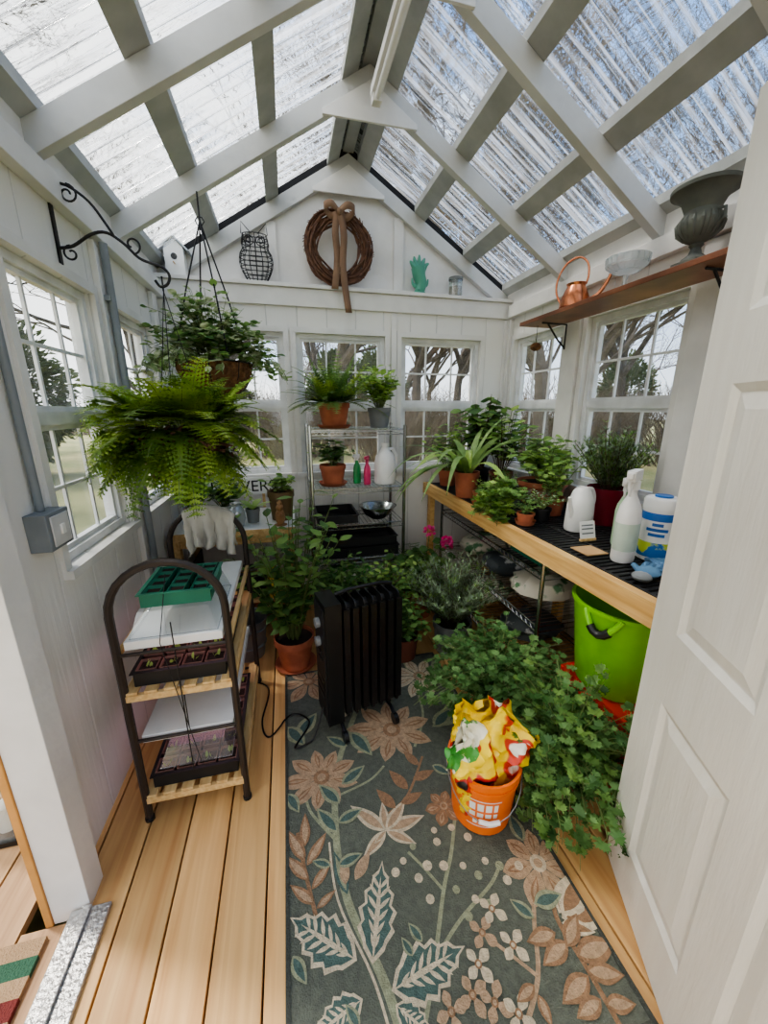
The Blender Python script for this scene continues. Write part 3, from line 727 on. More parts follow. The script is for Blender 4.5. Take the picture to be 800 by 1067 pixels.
# towel draped over the far arch: follows the curved bar, hangs in soft folds
mb=MB('draped_towel'); nu,nv=30,22; vs=[];fs=[]; rr=.17; cxa=-.405
for i in range(nu+1):
    u=i/nu-.5; x=cxa+.02+u*.23
    ztop=1.0-rr+sqrt(max(0,(rr+.016)**2-(x-cxa)**2))
    for j in range(nv+1):
        v=j/nv-.5; hang=max(0,abs(v)*2-.06)/.94; sd=1 if v>0 else -1
        ln=.165+.03*noise.noise(Vector((u*5+sd,3,0)))+(.03 if sd<0 else 0)
        fold=.020*sin(u*26+sd+2*noise.noise(Vector((u*3,hang,5))))*hang+.022*noise.noise(Vector((u*6,hang*3,sd)))*hang
        y=1.93+sd*(.018*min(1,abs(v)*16)+.020*hang)+fold
        vs.append((x*(1)+.05*u*hang*-.6+.012*noise.noise(Vector((u*9,hang*6,9))),y,ztop-hang*ln))
for i in range(nu):
    for j in range(nv): a=i*(nv+1)+j; fs.append((a,a+1,a+nv+2,a+nv+1))
mb.add(vs,fs,CLOTH); o=mb.build(ang=80); sd=o.modifiers.new('s','SOLIDIFY'); sd.thickness=.006

# ------------------------------------------------------------------ back-left potting table
TZ=.76
mb=MB('potting_table')
mb.box((-.70,2.33,TZ-.025),(.02,2.88,TZ),WP); mb.box((-.70,2.325,TZ-.045),(.02,2.3295,TZ),WOOD)
for x in (-.67,-.02):
    for y in (2.37,2.84): mb.box((x-.022,y-.022,0),(x+.022,y+.022,TZ-.026),WOOD)
mb.box((-.66,2.36,.26),(-.03,2.85,.28),WOOD); mb.box((-.65,2.36,TZ-.1),(-.04,2.375,TZ-.026),WOOD)
mb.build(bevel=.002)
def potted(name,x,y,z,rt,rb,h,pm,fn,saucer=None,rim=True):
    mb=MB(name); zt=pot(mb,x,y,z,rt,rb,h,pm,rim=rim,saucer=saucer); fn(mb,Vector((x,y,zt))); return mb.build(ang=60)
potted('potted_seedling',-.06,2.54,TZ,.085,.065,.19,BROWNPOT,lambda m,c:bush(m,c,.10,.13,20,5,.06,.032,[L_MID,L_LIGHT]))
potted('potted_orchid',-.24,2.50,TZ,.045,.035,.09,GREYPOT,lambda m,c:[m.leaf(c,(cos(a),sin(a),.8),.15,.05,L_LIGHT,1.0) for a in (0,1.2,2.3,3.4,4.4,5.5)])
potted('potted_philodendron',-.42,2.55,TZ,.06,.045,.11,WP,lambda m,c:bush(m,c,.17,.24,24,5,.09,.055,[L_DARK,L_MID]))
potted('potted_herb',-.58,2.5,TZ,.06,.045,.11,TERRA,lambda m,c:bush(m,c,.14,.24,26,7,.045,.03,[L_DARK,L_MID],xmin=XL+.04))
mb=MB('glass_vase'); mb.lathe((-.33,2.42,TZ+.0005),[(.0005,0),(.04,0),(.055,.05),(.05,.10),(.03,.13),(.035,.15),(.033,.15),(.028,.13),(.047,.10),(.052,.05),(.037,.005),(.0005,.005)],CRYS,20); mb.build()
mb=MB('squirrel_figurine'); BR=mat('figurine_brown',(160,120,80),.7,bump=.4)
mb.M=T(-.07,2.38,TZ)@Matrix.Scale(1.2,4); mb.ell((0,0,.045),(.025,.022,.045),BR); mb.ell((0,-.012,.098),(.018,.022,.018),BR); mb.ell((-.01,-.01,.12),(.004,.004,.009),BR,8,5); mb.ell((.01,-.01,.12),(.004,.004,.009),BR,8,5)
mb.tube([(0,.02,.012),(0,.045,.05),(0,.04,.095),(0,.055,.12)],[.012,.02,.018,.006],BR,8); mb.ell((0,0,.004),(.035,.035,.004),BR,12,4)
mb.tube([(-.014,-.015,.06),(-.006,-.035,.065)],.005,BR,5); mb.tube([(.014,-.015,.06),(.006,-.035,.065)],.005,BR,5); mb.build()
mb=MB('flowers_sign'); mb.box((-.64,2.875,.865),(-.08,2.884,.985),WP)
for x in (-.5,-.2): mb.box((x,2.8845,TZ+.0005),(x+.02,2.894,.92),WOOD)
sg=mb.build()
tcu=bpy.data.curves.new('lettering','FONT'); tcu.body='FLOWERS'; tcu.size=.115; tcu.extrude=.001; tcu.materials.append(BLK)
to=bpy.data.objects.new('lettering',tcu); to.rotation_euler=(pi/2,0,0); to.location=(-.60,2.8735,.885); bpy.context.scene.collection.objects.link(to); to.parent=sg
mb=MB('galvanized_bucket'); mb.lathe((-.30,2.2,0),[(.0005,.004),(.085,0),(.115,.25),(.12,.255),(.112,.25),(.083,.01),(.0005,.01)],GALV,26)
for z in (.08,.19): mb.lathe((-.30,2.2,z),[(.085+.03*z/.25,0),(.094+.03*z/.25,.005),(.087+.03*z/.25,.01)],GALV,26)
mb.tube([(-.30+.118*cos(t*pi/10),2.2-.06*sin(t*pi/10),.24-.05*sin(t*pi/10)) for t in range(11)],.003,GALV,5); mb.build()
mb=MB('fertilizer_bottle'); mb.lathe((-.135,2.40,.2805),[(.0005,0),(.035,0),(.037,.15),(.016,.19),(.016,.205)],YELC,16); mb.lathe((-.135,2.40,.485),[(.018,0),(.018,.022),(.0005,.022)],REDP,16); mb.build()
mb=MB('storage_crate')
mb.box((-.64,2.4,.2805),(-.2,2.8,.29),BLKP)
for x in (-.64,-.208): mb.box((x,2.4,.29),(x+.008,2.8,.5),BLKP)
for z in (.3,.36,.42,.48): mb.box((-.632,2.4,z),(-.208,2.408,z+.03),BLKP)
mb.build()
mb=MB('stacked_pots')
for k,(x,y) in enumerate(((-.52,2.45),(-.30,2.55))):
    for j in range(2): mb.lathe((x,y+.02,.0+j*.05),[(.0005,0),(.05,0),(.07,.12),(.074,.12),(.074,.14),(.068,.14)],TERRA,18)
mb.build()
potted('potted_tomato_plant',-.03,2.03,0.0,.115,.08,.2,TERRA,lambda m,c:bush(m,c,.25,.84,28,15,.085,.045,[L_MID,L_DARK,L_MID],sr=.004,up=.3,t0=.15,droop=.6),saucer=TERRA)

# ------------------------------------------------------------------ wire shelf rack centre
def wireshelf(mb,x0,x1,y0,y1,z,m=CHROME,n=14,r=.0022,rim=.004):
    mb.tube([(x0,y0,z),(x1,y0,z),(x1,y1,z),(x0,y1,z)],rim,m,6,closed=True)
    mb.tube([(x0,y0,z-.03),(x1,y0,z-.03),(x1,y1,z-.03),(x0,y1,z-.03)],rim*.8,m,6,closed=True)
    for i in range(1,n): x=x0+(x1-x0)*i/n; mb.tube([(x,y0,z),(x,y1,z)],r,m,4)
    for y in (y0,y1):
        k=0
        while x0+k*.04<x1-.03: mb.tube([(x0+k*.04,y,z-.03),(x0+k*.04+.02,y,z),(x0+k*.04+.04,y,z-.03)],.0015,m,3); k+=1
mb=MB('wire_shelf_rack'); X0,X1,Y0,Y1=.14,.76,2.48,2.84
for x in (X0,X1):
    for y in (Y0,Y1): mb.tube([(x,y,0),(x,y,1.36)],.011,CHROME,8)
for z in (.15,.45,.70,.95,1.33): wireshelf(mb,X0,X1,Y0,Y1,z,n=22)
for z in (1.3345,.9545): mb.box((X0+.005,Y0+.005,z),(X1-.005,Y1-.005,z+.004),GLASS)
mb.build()
potted('potted_asparagus_fern',.31,2.60,1.339,.105,.075,.16,TERRA,lambda m,c:(fern(m,c,74,.34,[L_MID,L_DARK,L_MID,L_FERN],el=(.2,1.45),pin=.06,droop=1.2,np_=11,r0=.07,pw=.7)),saucer=TERRA)
potted('potted_succulent_shrub',.62,2.62,1.339,.08,.06,.13,GREYPOT,lambda m,c:bush(m,c,.16,.29,36,11,.065,.034,[L_LIGHT,L_LIGHT,L_LIGHT,L_MID],up=.3,droop=.3))
potted('potted_african_violet',.29,2.60,.959,.09,.065,.14,TERRA,lambda m,c:bush(m,c,.13,.20,28,5,.08,.035,[L_DARK,L_MID]),saucer=TERRA)
def spray(name,x,y,z,s,bm,hm,rot=0,label=None):
    mb=MB(name); mb.M=T(x,y,z,rot)@Matrix.Scale(s,4)
    mb.lathe((0,0,0),[(.0005,0),(.042,0),(.045,.01),(.045,.15),(.038,.18),(.018,.215),(.015,.24)],bm,24,sq=.75)
    if label: mb.lathe((0,0,0),[(.0455,.04),(.0455,.13)],label,24,sq=.76)
    mb.lathe((0,0,.235),[(.017,0),(.017,.025),(.012,.03)],hm,14)
    mb.box((-.045,-.012,.262),(.03,.012,.295),hm); mb.box((-.058,-.008,.272),(-.045,.008,.288),hm)
    mb.tube([(-.025,0,.262),(-.038,0,.24),(-.032,0,.215)],[.006,.005,.004],hm,6); mb.tube([(.03,0,.28),(.035,0,.26),(.015,0,.25)],.006,hm,6)
    mb.build(bevel=.001)
spray('spray_bottle',.46,2.62,.959,.68,GRNP,WP,.6); spray('spray_bottle',.52,2.56,.959,.66,PINKP,PINKP,.9)
def jug(name,x,y,z,s,rot=0,cap=WP,bm=WP):
    mb=MB(name); mb.M=T(x,y,z,rot)@Matrix.Scale(s,4)
    mb.lathe((0,0,0),[(.0005,0),(.07,0),(.077,.012),(.077,.14),(.065,.19),(.03,.235),(.022,.245),(.022,.26)],bm,24,sq=.85)
    mb.lathe((0,0,.256),[(.026,0),(.026,.022),(.0005,.022)],cap,16)
    mb.tube([(.02,0,.235),(.06,0,.235),(.088,0,.19),(.086,0,.13),(.074,0,.10)],.011,bm,8); mb.build()
jug('milk_jug',.65,2.58,.959,1.0,.2)
mb=MB('steel_mixing_bowl'); mb.lathe((.60,2.6,.7045),[(.0005,0),(.05,0),(.10,.035),(.13,.09),(.137,.092),(.128,.088),(.097,.036),(.048,.004),(.0005,.004)],STEEL,30); mb.build()
tray('black_nursery_tray',.17,.44,2.5,2.82,.7045,.06,BLKP); tray('black_nursery_tray',.17,.73,2.5,2.82,.4545,.07,BLKP); tray('black_nursery_tray',.18,.72,2.51,2.81,.5305,.06,BLKP)
mb=MB('potting_soil_bag'); mb.ell((.45,2.66,.26),(.26,.15,.095),BAGG,20,10,.15,3); mb.build()

# ------------------------------------------------------------------ oil heater
mb=MB('oil_filled_radiator'); mb.M=T(.10,1.505,.0125,radians(12))
for k in range(7):
    x=.085+k*.042
    pts=[]; w=.072; h0,h1=.075,.66; r=.02
    for (cx,cz,a0) in ((w-r,h0+r,-pi/2),(w-r,h1-r,0),(-w+r,h1-r,pi/2),(-w+r,h0+r,pi)):
        for q in range(4): a=a0+q*pi/6; pts.append((cx+r*cos(a),cz+r*sin(a)))
    n=len(pts); vs=[(x-.003,p[0],p[1]) for p in pts]+[(x+.003,p[0],p[1]) for p in pts]
    mb.add(vs,[tuple(range(n))[::-1],tuple(range(n,2*n))]+[(i,(i+1)%n,n+(i+1)%n,n+i) for i in range(n)],BLK)
    for sgn in (-1,1): mb.box((x-.014,sgn*w-.006,.11),(x+.014,sgn*w+.006,.63),BLK)
    for z in (.13,.60): 
        M0=mb.M; mb.M=mb.M@Matrix.Translation((x-.021,0,z))@Matrix.Rotation(pi/2,4,'Y'); mb.cyl((0,0,0),.028,.042,BLK,14); mb.M=M0
    M0=mb.M; mb.M=mb.M@Matrix.Translation((x,0,.36)); mb.ell((0,0,0),(.011,.03,.2),BLK,12,8); mb.M=M0
mb.box((-.01,-.075,.07),(.062,.075,.665),BLK)
mb.box((-.016,-.066,.10),(-.0105,.066,.64),BLKP)
for z in (.56,.47):
    M0=mb.M; mb.M=mb.M@Matrix.Translation((-.016,0,z))@Matrix.Rotation(-pi/2,4,'Y'); mb.cyl((0,0,0),.022,.018,GREYPOT,16); mb.M=M0
for z in (.41,.38): mb.box((-.022,-.02,z),(-.0165,.02,z+.018),BLKP)
for z in (.2,.24,.28): mb.box((-.0185,-.05,z),(-.0165,.05,z+.012),BLK)
mb.tube([(.06,0,.672),(.12,0,.685),(.28,0,.685),(.335,0,.672)],.008,BLK,8)
for x in (.05,.30):
    mb.tube([(x,-.115,.035),(x,-.07,.06),(x,.07,.06),(x,.115,.035)],.009,BLK,8)
    for s in (-1,1):
        M0=mb.M; mb.M=mb.M@Matrix.Translation((x-.01,s*.115,.0265))@Matrix.Rotation(pi/2,4,'Y'); mb.cyl((0,0,0),.026,.02,BLK,16); mb.M=M0
mb.build(bevel=.0012)
mb=MB('power_cord')
Q=smoothpath([(.085,1.49,.14),(.03,1.44,.022),(-.05,1.42,.018),(.02,1.55,.018),(-.06,1.62,.018),(-.16,1.52,.006),(-.2,1.62,.006),(-.18,1.85,.006),(-.3,1.95,.006),(-.5,2.08,.006),(-.68,2.1,.006)],8)
for q in Q: q.z=max(q.z,.018 if q.x>RX0-.01 else .005)
mb.tube(Q,.0042,BLK,6); mb.build()

# ------------------------------------------------------------------ bench right
BZ=.89; BX=1.05; BY0,BY1=.78,2.9
mb=MB('plant_bench')
mb.box((BX,BY0,BZ-.085),(BX+.04,BY1,BZ),PINE); mb.box((XR-.075,BY0,BZ-.085),(XR-.035,BY1,BZ-.02),PINE); mb.box((BX+.04,BY0,BZ-.085),(XR-.075,BY0+.038,BZ-.02),PINE)
for y in (1.4,2.1,2.86): mb.box((BX+.04,y-.019,BZ-.085),(XR-.075,y+.019,BZ-.02),PINE)
for x,y in ((1.50,.84),(BX+.06,2.86),(XR-.11,.84),(XR-.11,1.9),(XR-.11,2.84)): mb.box((x-.02,y-.03,0),(x+.02,y+.03,BZ-.086),PINE)
y=BY0+.005
while y<BY1-.02:
    mb.box((BX+.042,y,BZ-.019),(XR-.04,y+.018,BZ-.004),BLKP); y+=.03
for x in (BX+.045,1.25,1.45,XR-.055): mb.box((x,BY0+.005,BZ-.017),(x+.012,BY1-.005,BZ),BLKP)
mb.build(bevel=.001)
mb=MB('wire_shelf_unit'); X0,X1,Y0,Y1=1.14,1.60,1.45,2.70
for x in (X0,X1):
    for y in (Y0,Y1): mb.tube([(x,y,0),(x,y,.76)],.011,CHROME,8)
for z in (.12,.42,.70):
    mb.tube([(X0,Y0,z),(X1,Y0,z),(X1,Y1,z),(X0,Y1,z)],.005,CHROME,6,closed=True); mb.tube([(X0,Y0,z-.03),(X1,Y0,z-.03),(X1,Y1,z-.03),(X0,Y1,z-.03)],.004,CHROME,6,closed=True)
    for i in range(1,40): y=Y0+(Y1-Y0)*i/40; mb.tube([(X0,y,z),(X1,y,z)],.002,CHROME,4)
    for i in range(30): y=Y0+i*(Y1-Y0)/30; mb.tube([(X0,y,z-.03),(X0,y+.02,z),(X0,y+.04,z-.03)],.0015,CHROME,3)
mb.build()
SACK=mat('sack_print',(214,206,190),.6,col2=(90,130,90),nscale=9,ramp=(.55,.6),bump=.2)
SACK2=mat('sack_dark',(60,66,70),.5,col2=(190,190,190),nscale=9,ramp=(.6,.64),bump=.2)
for i,(x,y,z,m) in enumerate(((1.36,1.72,.505,SACK),(1.36,2.06,.50,SACK2),(1.36,2.42,.50,SACK),(1.36,1.8,.205,SACK2),(1.36,2.3,.205,SACK))):
    mb=MB('fertilizer_bag'); mb.ell((x,y,z),(.18,.155,.076),m,20,10,.22,3); mb.build()
tray('plastic_bin',1.18,1.56,1.50,1.80,.7055,.06,TGREEN)
mb=MB('nursery_pot_stack')
for j in range(3): mb.lathe((1.24,1.95,.7055+j*.015),[(.0005,0),(.04,0),(.055,.055),(.058,.06),(.05,.06)],BLKP if j<2 else TERRA,18)
mb.build()
mb=MB('red_crate'); 
mb.box((1.12,.9,0),(1.46,1.24,.02),REDP)
for z in (.06,.15,.24,.30): 
    mb.box((1.12,.9,z),(1.46,.912,z+.05),REDP); mb.box((1.12,1.228,z),(1.46,1.24,z+.05),REDP); mb.box((1.12,.912,z),(1.132,1.228,z+.05),REDP); mb.box((1.448,.912,z),(1.46,1.228,z+.05),REDP)
for x in (1.125,1.435):
    for y in (.905,1.215): mb.box((x,y,.02),(x+.02,y+.02,.351),REDP)
mb.box((1.12,.9,.352),(1.46,1.24,.365),REDP)
mb.build()
mb=MB('flexible_tub'); c=(1.245,1.09,.3655)
mb.lathe(c,[(.0005,0),(.125,0),(.14,.02),(.18,.36),(.19,.365),(.19,.378),(.178,.378),(.172,.36),(.132,.02),(.0005,.012)],LIME,36)
for s in (0,1):
    a0=pi*1.12+s*pi
    P=[(c[0]+(.186+.012*sin(pi*t/8))*cos(a0+(t-4)*.09),c[1]+(.186+.012*sin(pi*t/8))*sin(a0+(t-4)*.09),c[2]+.37-.075*sin(pi*t/8)) for t in range(9)]
    mb.tube(P,.012,LIME,8); mb.tube(P[2:7],.016,BLKP,8)
mb.build()
# orange bucket + bags
mb=MB('orange_bucket'); bc=(.62,.99,.0135)
mb.lathe(bc,[(.0005,.004),(.10,0),(.105,.004),(.122,.20),(.128,.20),(.128,.212),(.126,.212),(.126,.225),(.131,.225),(.131,.245),(.122,.245),(.101,.012),(.0005,.012)],ORANGE,36)
a0=-pi/2-.45
for z0,z1,w in ((.045,.049,.5),(.165,.169,.5),(.058,.08,.30),(.092,.112,.42),(.122,.155,.42)):
    n=14
    for i in range(n):
        if z1-z0>.01 and i%4==3: continue
        vs=[]
        for k in (i,i+1):
            a=a0+(k/n-.5)*w*2
            for z in (z0,z1): r=.1058+.017*z/.2; vs.append((bc[0]+r*cos(a),bc[1]+r*sin(a),bc[2]+z))
        mb.add(vs,[(0,2,3,1)],WP)
hp=[(bc[0]+.134*cos(a0+pi*.55-pi*t/12),bc[1]+.134*sin(a0+pi*.55-pi*t/12),bc[2]+.215-.12*sin(pi*t/12)) for t in range(13)]
mb.tube(hp,.002,GALV,5); mb.tube([hp[5],hp[6],hp[7]],.008,WP,8)
mb.build(ang=30)
def bag(name,x,y,z,w,d,h,m,rot,bend,m2=None,cut=.72):
    mb=MB(name); mb.M=T(x,y,z,rot); n=48; k=36; vs=[];fs=[]
    for j in range(k+1):
        t=j/k; sc=.60+.66*min(1,t*1.25); th=d*(.7+.6*sin(pi*min(1,t*1.05)))
        if t>.8: th*=1-(t-.8)/.2*.75
        s=t*h; zr=h*.52
        if s<zr: cx,cz,an=0,s,0
        else:
            q=(s-zr)/(h-zr); an=bend*q; cx=(1-cos(an))*(h-zr)/max(abs(an),.01)*(1 if bend>0 else -1) if abs(an)>.01 else 0; cz=zr+sin(abs(an))*(h-zr)/max(abs(an),.01)*q if abs(an)>.01 else s
            cx*=q
        for i in range(n):
            a=2*pi*i/n; ca,sa=cos(a),sin(a); X=w/2*sc*math.copysign(abs(ca)**.75,ca); Y=th/2*math.copysign(abs(sa)**.8,sa)
            qv=Vector((X*13,Y*13,t*5))+Vector((x,y,0))*9
            cr=(abs(noise.noise(qv*1.6+Vector((5,1,2))))*-.030+abs(noise.noise(qv*3.4))*-.016+.012)   # sharp creases
            nn=(noise.noise(qv)*.020)*(.25+t)+cr*(.3+t)
            nx,ny=ca,sa
            ru=.014*sin(X*60+x*40)*max(0,(t-.55)/.45)
            px=X+nn*nx; py=Y+nn*1.4*ny+ru
            vs.append((cx+px*cos(an),py,cz-px*sin(an)+.035*noise.noise(Vector((X*22,x*9,0)))*max(0,(t-.7)/.3)))
    for j in range(k):
        for i in range(n): l=(i+1)%n; fs.append((j*n+i,j*n+l,(j+1)*n+l,(j+1)*n+i))
    mb.add(vs,fs,m)
    if m2:
        for q,f in enumerate(mb.f):
            if q//n>k*cut: mb.m[q]=mb.mi(m2)
    mb.f.append(tuple(range(n))[::-1]); mb.m.append(0)
    mb.build(ang=50)
bag('snack_bag',.560,.955,.08,.14,.085,.34,BAGR,.15,-1.15,BAGG,.80)
bag('seed_bag',.668,.965,.08,.15,.08,.34,YEL,-.25,.70)
bag('fertilizer_pouch',.62,1.05,.08,.18,.065,.34,BAGR,.1,.2,YEL,.55)

# ------------------------------------------------------------------ floor plants
potted('potted_parsley',.955,.97,0.0,.11,.085,.17,TERRD,lambda m,c:bush(m,c,.34,.39,175,7,.040,.04,[L_PARS,L_PARS,L_MID,L_DARK],kind='lobed',droop=1.8,up=1.0,t0=.3,flat=.95,xmin=.74))
potted('potted_parsley',.90,1.40,0.0,.11,.085,.17,TERRD,lambda m,c:bush(m,c,.36,.36,170,7,.040,.04,[L_PARS,L_PARS,L_DARK],kind='lobed',droop=1.4,up=1.0,t0=.3))
potted('potted_lavender',.925,1.96,0.0,.12,.1,.2,GREYPOT,lambda m,c:bush(m,c,.28,.44,150,16,.04,.005,[L_ROSE,L_ROSE,L_ROSE,L_MID],kind='needle',stem=BSTEM,droop=.4,up=.6,t0=.2))
def geran(m,c):
    bush(m,c,.22,.38,44,6,.045,.035,[L_MID,L_DARK],kind='round',droop=.4,up=.4)
    for (dx,dy,h) in ((.02,-.14,.50),(.12,-.20,.44),(.16,-.12,.38)):
        e=c+Vector((dx,dy,h)); m.tube([c,(c+e)/2+Vector((.02,0,.03)),e],.002,STEM,4)
        for k in range(44):
            d=Vector((U(-1,1),U(-1,1),U(-.4,1))).normalized(); m.leaf(e+d*.024,d,.024,.024,PINKF,.2,roll=U(-1,1))
potted('potted_geranium',.86,2.42,0.0,.12,.09,.2,TERRA,geran)
potted('potted_mint',.58,2.22,0.0,.12,.1,.2,TERRD,lambda m,c:bush(m,c,.24,.36,70,10,.05,.03,[L_MID,L_LIGHT,L_DARK],droop=.8,up=.7))
potted('potted_sage',.28,2.2,0.0,.11,.09,.2,TERRA,lambda m,c:bush(m,c,.24,.42,60,10,.06,.026,[L_MID,L_DARK],droop=.7,up=.6))
potted('potted_basil',.60,1.955,0.0,.1,.08,.16,TERRD,lambda m,c:bush(m,c,.2,.28,54,9,.04,.03,[L_DARK,L_MID],droop=.8,up=.7))

# ------------------------------------------------------------------ bench top items
def strap(m,c):
    for i in range(28):
        a=U(0,2*pi)if i>12 else pi*.75+i*.17; e=U(.6,1.8); L=U(.46,.68)
        P0=c+Vector((cos(a),sin(a),0))*.02
        m.leaf(P0,(cos(a)*(.55 if cos(a)>0 else 1),sin(a)*.7,e),L,.046,random.choice([L_ALOE,L_ALOE,L_ALOE,L_LIGHT]),U(1.7,2.5),prof=(.8,1,1,.97,.9,.8,.65,.45,.22,0),roll=U(-.25,.25))
potted('potted_spider_lily',1.15,2.33,BZ,.085,.065,.17,TERRA,strap)
XM=XR-.05
potted('potted_geranium',1.44,2.70,BZ,.08,.06,.13,BLKP,lambda m,c:bush(m,c,.19,.54,30,8,.05,.042,[L_MID,L_DARK],kind='round',stem=BSTEM,sr=.004,droop=.2,up=.3,t0=.35,xmax=XM,ymax=2.86))
potted('potted_pepper_plant',1.48,2.46,BZ,.085,.06,.14,TERRD,lambda m,c:bush(m,c,.2,.48,22,9,.085,.042,[L_MID,L_DARK,L_LIGHT],stem=BSTEM,sr=.003,droop=.4,xmax=XM))
potted('potted_lemon_balm',1.19,2.74,BZ,.075,.055,.12,TERRA,lambda m,c:bush(m,c,.17,.42,28,9,.055,.038,[L_MID,L_LIGHT],stem=STEM,sr=.003,droop=.4,ymax=2.86))
potted('potted_begonia',1.54,2.07,BZ,.15,.115,.14,TERRA,lambda m,c:bush(m,c,.22,.32,44,7,.065,.048,[L_MID,L_LIGHT,L_MID],droop=.8,xmax=XM),rim=True)
potted('potted_rosemary',1.57,1.58,BZ,.10,.07,.19,MAROON,lambda m,c:bush(m,c,.19,.31,110,15,.034,.005,[L_ROSE,L_MID],kind='needle',stem=BSTEM,droop=.2,up=.5,t0=.15,xmax=XM),rim=False)
potted('potted_trailing_herb',1.145,1.84,BZ,.055,.042,.085,BLKP,lambda m,c:(bush(m,c,.22,.15,34,8,.044,.04,[L_LIGHT,L_MID],kind='lobed',droop=2.8,up=1.0,arc=(pi*.75,pi*1.35)),bush(m,c,.13,.14,18,7,.044,.04,[L_MID],kind='lobed',droop=1.2)))
potted('potted_ivy',1.62,2.28,BZ,.06,.045,.12,WP,lambda m,c:bush(m,c,.14,.34,22,9,.05,.036,[L_MID,L_DARK],xmax=XM,droop=.8))
potted('potted_seedling',1.14,2.11,BZ,.048,.036,.08,TERRA,lambda m,c:bush(m,c,.06,.1,8,3,.03,.016,[L_LIGHT]),saucer=TERRA)
potted('potted_seedling',1.28,2.13,BZ,.048,.036,.08,TERRA,lambda m,c:bush(m,c,.07,.16,10,4,.035,.018,[L_MID]),saucer=TERRA)
potted('potted_seedling',1.25,2.0,BZ,.045,.034,.08,BLKP,lambda m,c:bush(m,c,.08,.18,12,5,.035,.02,[L_MID,L_DARK]))
potted('potted_succulent',1.11,2.0,BZ,.04,.03,.07,BLKP,lambda m,c:[m.leaf(c,(cos(a),sin(a),1.2),.06,.016,L_ROSE,.4) for a in range(12)])
potted('potted_jade',1.42,1.79,BZ,.06,.045,.1,TERRA,lambda m,c:bush(m,c,.15,.28,26,8,.045,.032,[L_MID,L_LIGHT],droop=.6))
potted('potted_thyme',1.28,1.70,BZ,.05,.04,.07,BLKP,lambda m,c:bush(m,c,.10,.14,30,8,.018,.012,[L_MID,L_ROSE],droop=1.2))
potted('potted_oregano',1.16,1.66,BZ,.045,.035,.06,TERRA,lambda m,c:bush(m,c,.08,.1,20,7,.02,.015,[L_MID,L_DARK],droop=1.2),saucer=TERRA)
mb=MB('glass_terrarium'); mb.lathe((1.42,1.95,BZ+.0005),[(.0005,0),(.045,0),(.07,.05),(.06,.1),(.045,.11),(.043,.108),(.057,.098),(.066,.05),(.043,.004),(.0005,.004)],GLASS,22); mb.lathe((1.42,1.95,BZ+.006),[(.0005,0),(.043,0),(.06,.03),(.0005,.032)],SOIL,18); mb.build()
mb=MB('white_watering_jug'); mb.M=T(1.36,1.52,BZ,.3)
mb.lathe((0,0,0),[(.0005,0),(.07,0),(.075,.01),(.07,.13),(.048,.19),(.03,.21),(.026,.21),(.0005,.2)],WP,26,sq=.8)
mb.tube(smoothpath([(.03,0,.195),(.08,0,.19),(.105,0,.13),(.07,0,.05)],5),.01,WP,8); mb.tube([(-.055,0,.06),(-.08,0,.12),(-.095,0,.17)],[.016,.010,.008],WP,8); mb.build()
spray('spray_bottle',1.245,1.14,BZ,1.2,WP,WP,.5,label=mat('clear_label',(206,222,206),.4))
spray('spray_bottle',1.38,1.29,BZ,1.0,mat('pale_green_plastic',(176,206,170),.35),WP,.5)
mb=MB('wipes_canister'); mb.M=T(1.385,1.13,BZ,-2.4); r=.06
mb.lathe((0,0,0),[(.0005,0),(r,0),(r,.20),(r*1.03,.2),(r*1.03,.235),(r*.9,.245),(.0005,.247)],WP,30)
LBL=mat('wipes_label',(36,110,180),.4,col2=(200,216,80),nscale=14,ramp=(.56,.6))
mb.lathe((0,0,0),[(r+.0008,.015),(r+.0008,.075)],LBL,30); mb.lathe((0,0,0),[(r+.0008,.16),(r+.0008,.19)],BLUE,30)
mb.cyl((0,0,.245),.03,.008,BLUE,20)
for z,w in ((.12,.6),(.10,.45),(.14,.3)):
    vs=[]
    for i in range(9):
        a=(i/8-.5)*w*2-.1
        for q in (z,z+.012): vs.append(((r+.001)*cos(a),(r+.001)*sin(a),q))
    mb.add(vs,[(2*i,2*i+2,2*i+3,2*i+1) for i in range(8)],BLUE)
mb.build()
mb=MB('garden_gloves')
for (x,y,rz) in ((1.20,.985,.4),(1.31,.985,1.3)):
    mb.M=T(x,y,BZ,rz); mb.ell((0,0,.018),(.05,.038,.018),BLUEG,14,8,.15,5); mb.ell((-.055,0,.016),(.03,.032,.016),GREYPOT,12,6,.1)
    for k in range(4): mb.tube([(.03,-.027+k*.018,.016),(.07,-.032+k*.021,.022),(.10,-.035+k*.022,.014)],[.011,.010,.008],BLUEG,8)
    mb.tube([(0,.03,.016),(.03,.055,.018),(.05,.065,.012)],[.011,.01,.008],BLUEG,8)
mb.build()
mb=MB('plant_label_card'); mb.M=T(1.28,1.36,BZ,.0); mb.box((-.04,-.006,0),(.04,.006,.012),WOOD)
mb.add([(-.04,0,.012),(.04,0,.012),(.04,.02,.085),(-.04,.02,.085),(-.04,.002,.012),(.04,.002,.012),(.04,.022,.085),(-.04,.022,.085)],[(0,1,2,3),(7,6,5,4),(0,3,7,4),(1,5,6,2),(3,2,6,7)],WP)
for z in (.03,.05,.065): mb.add([(-.03,-.0005+(z-.012)*.274,z),(.03,-.0005+(z-.012)*.274,z),(.03,-.0005+(z-.006)*.274,z+.006),(-.03,-.0005+(z-.006)*.274,z+.006)],[(0,1,2,3)],GREYPOT)
mb.build()
mb=MB('cardboard_coaster'); mb.box((1.14,1.20,BZ+.0003),(1.24,1.30,BZ+.004),mat('cardboard',(196,158,112),.9)); mb.build()

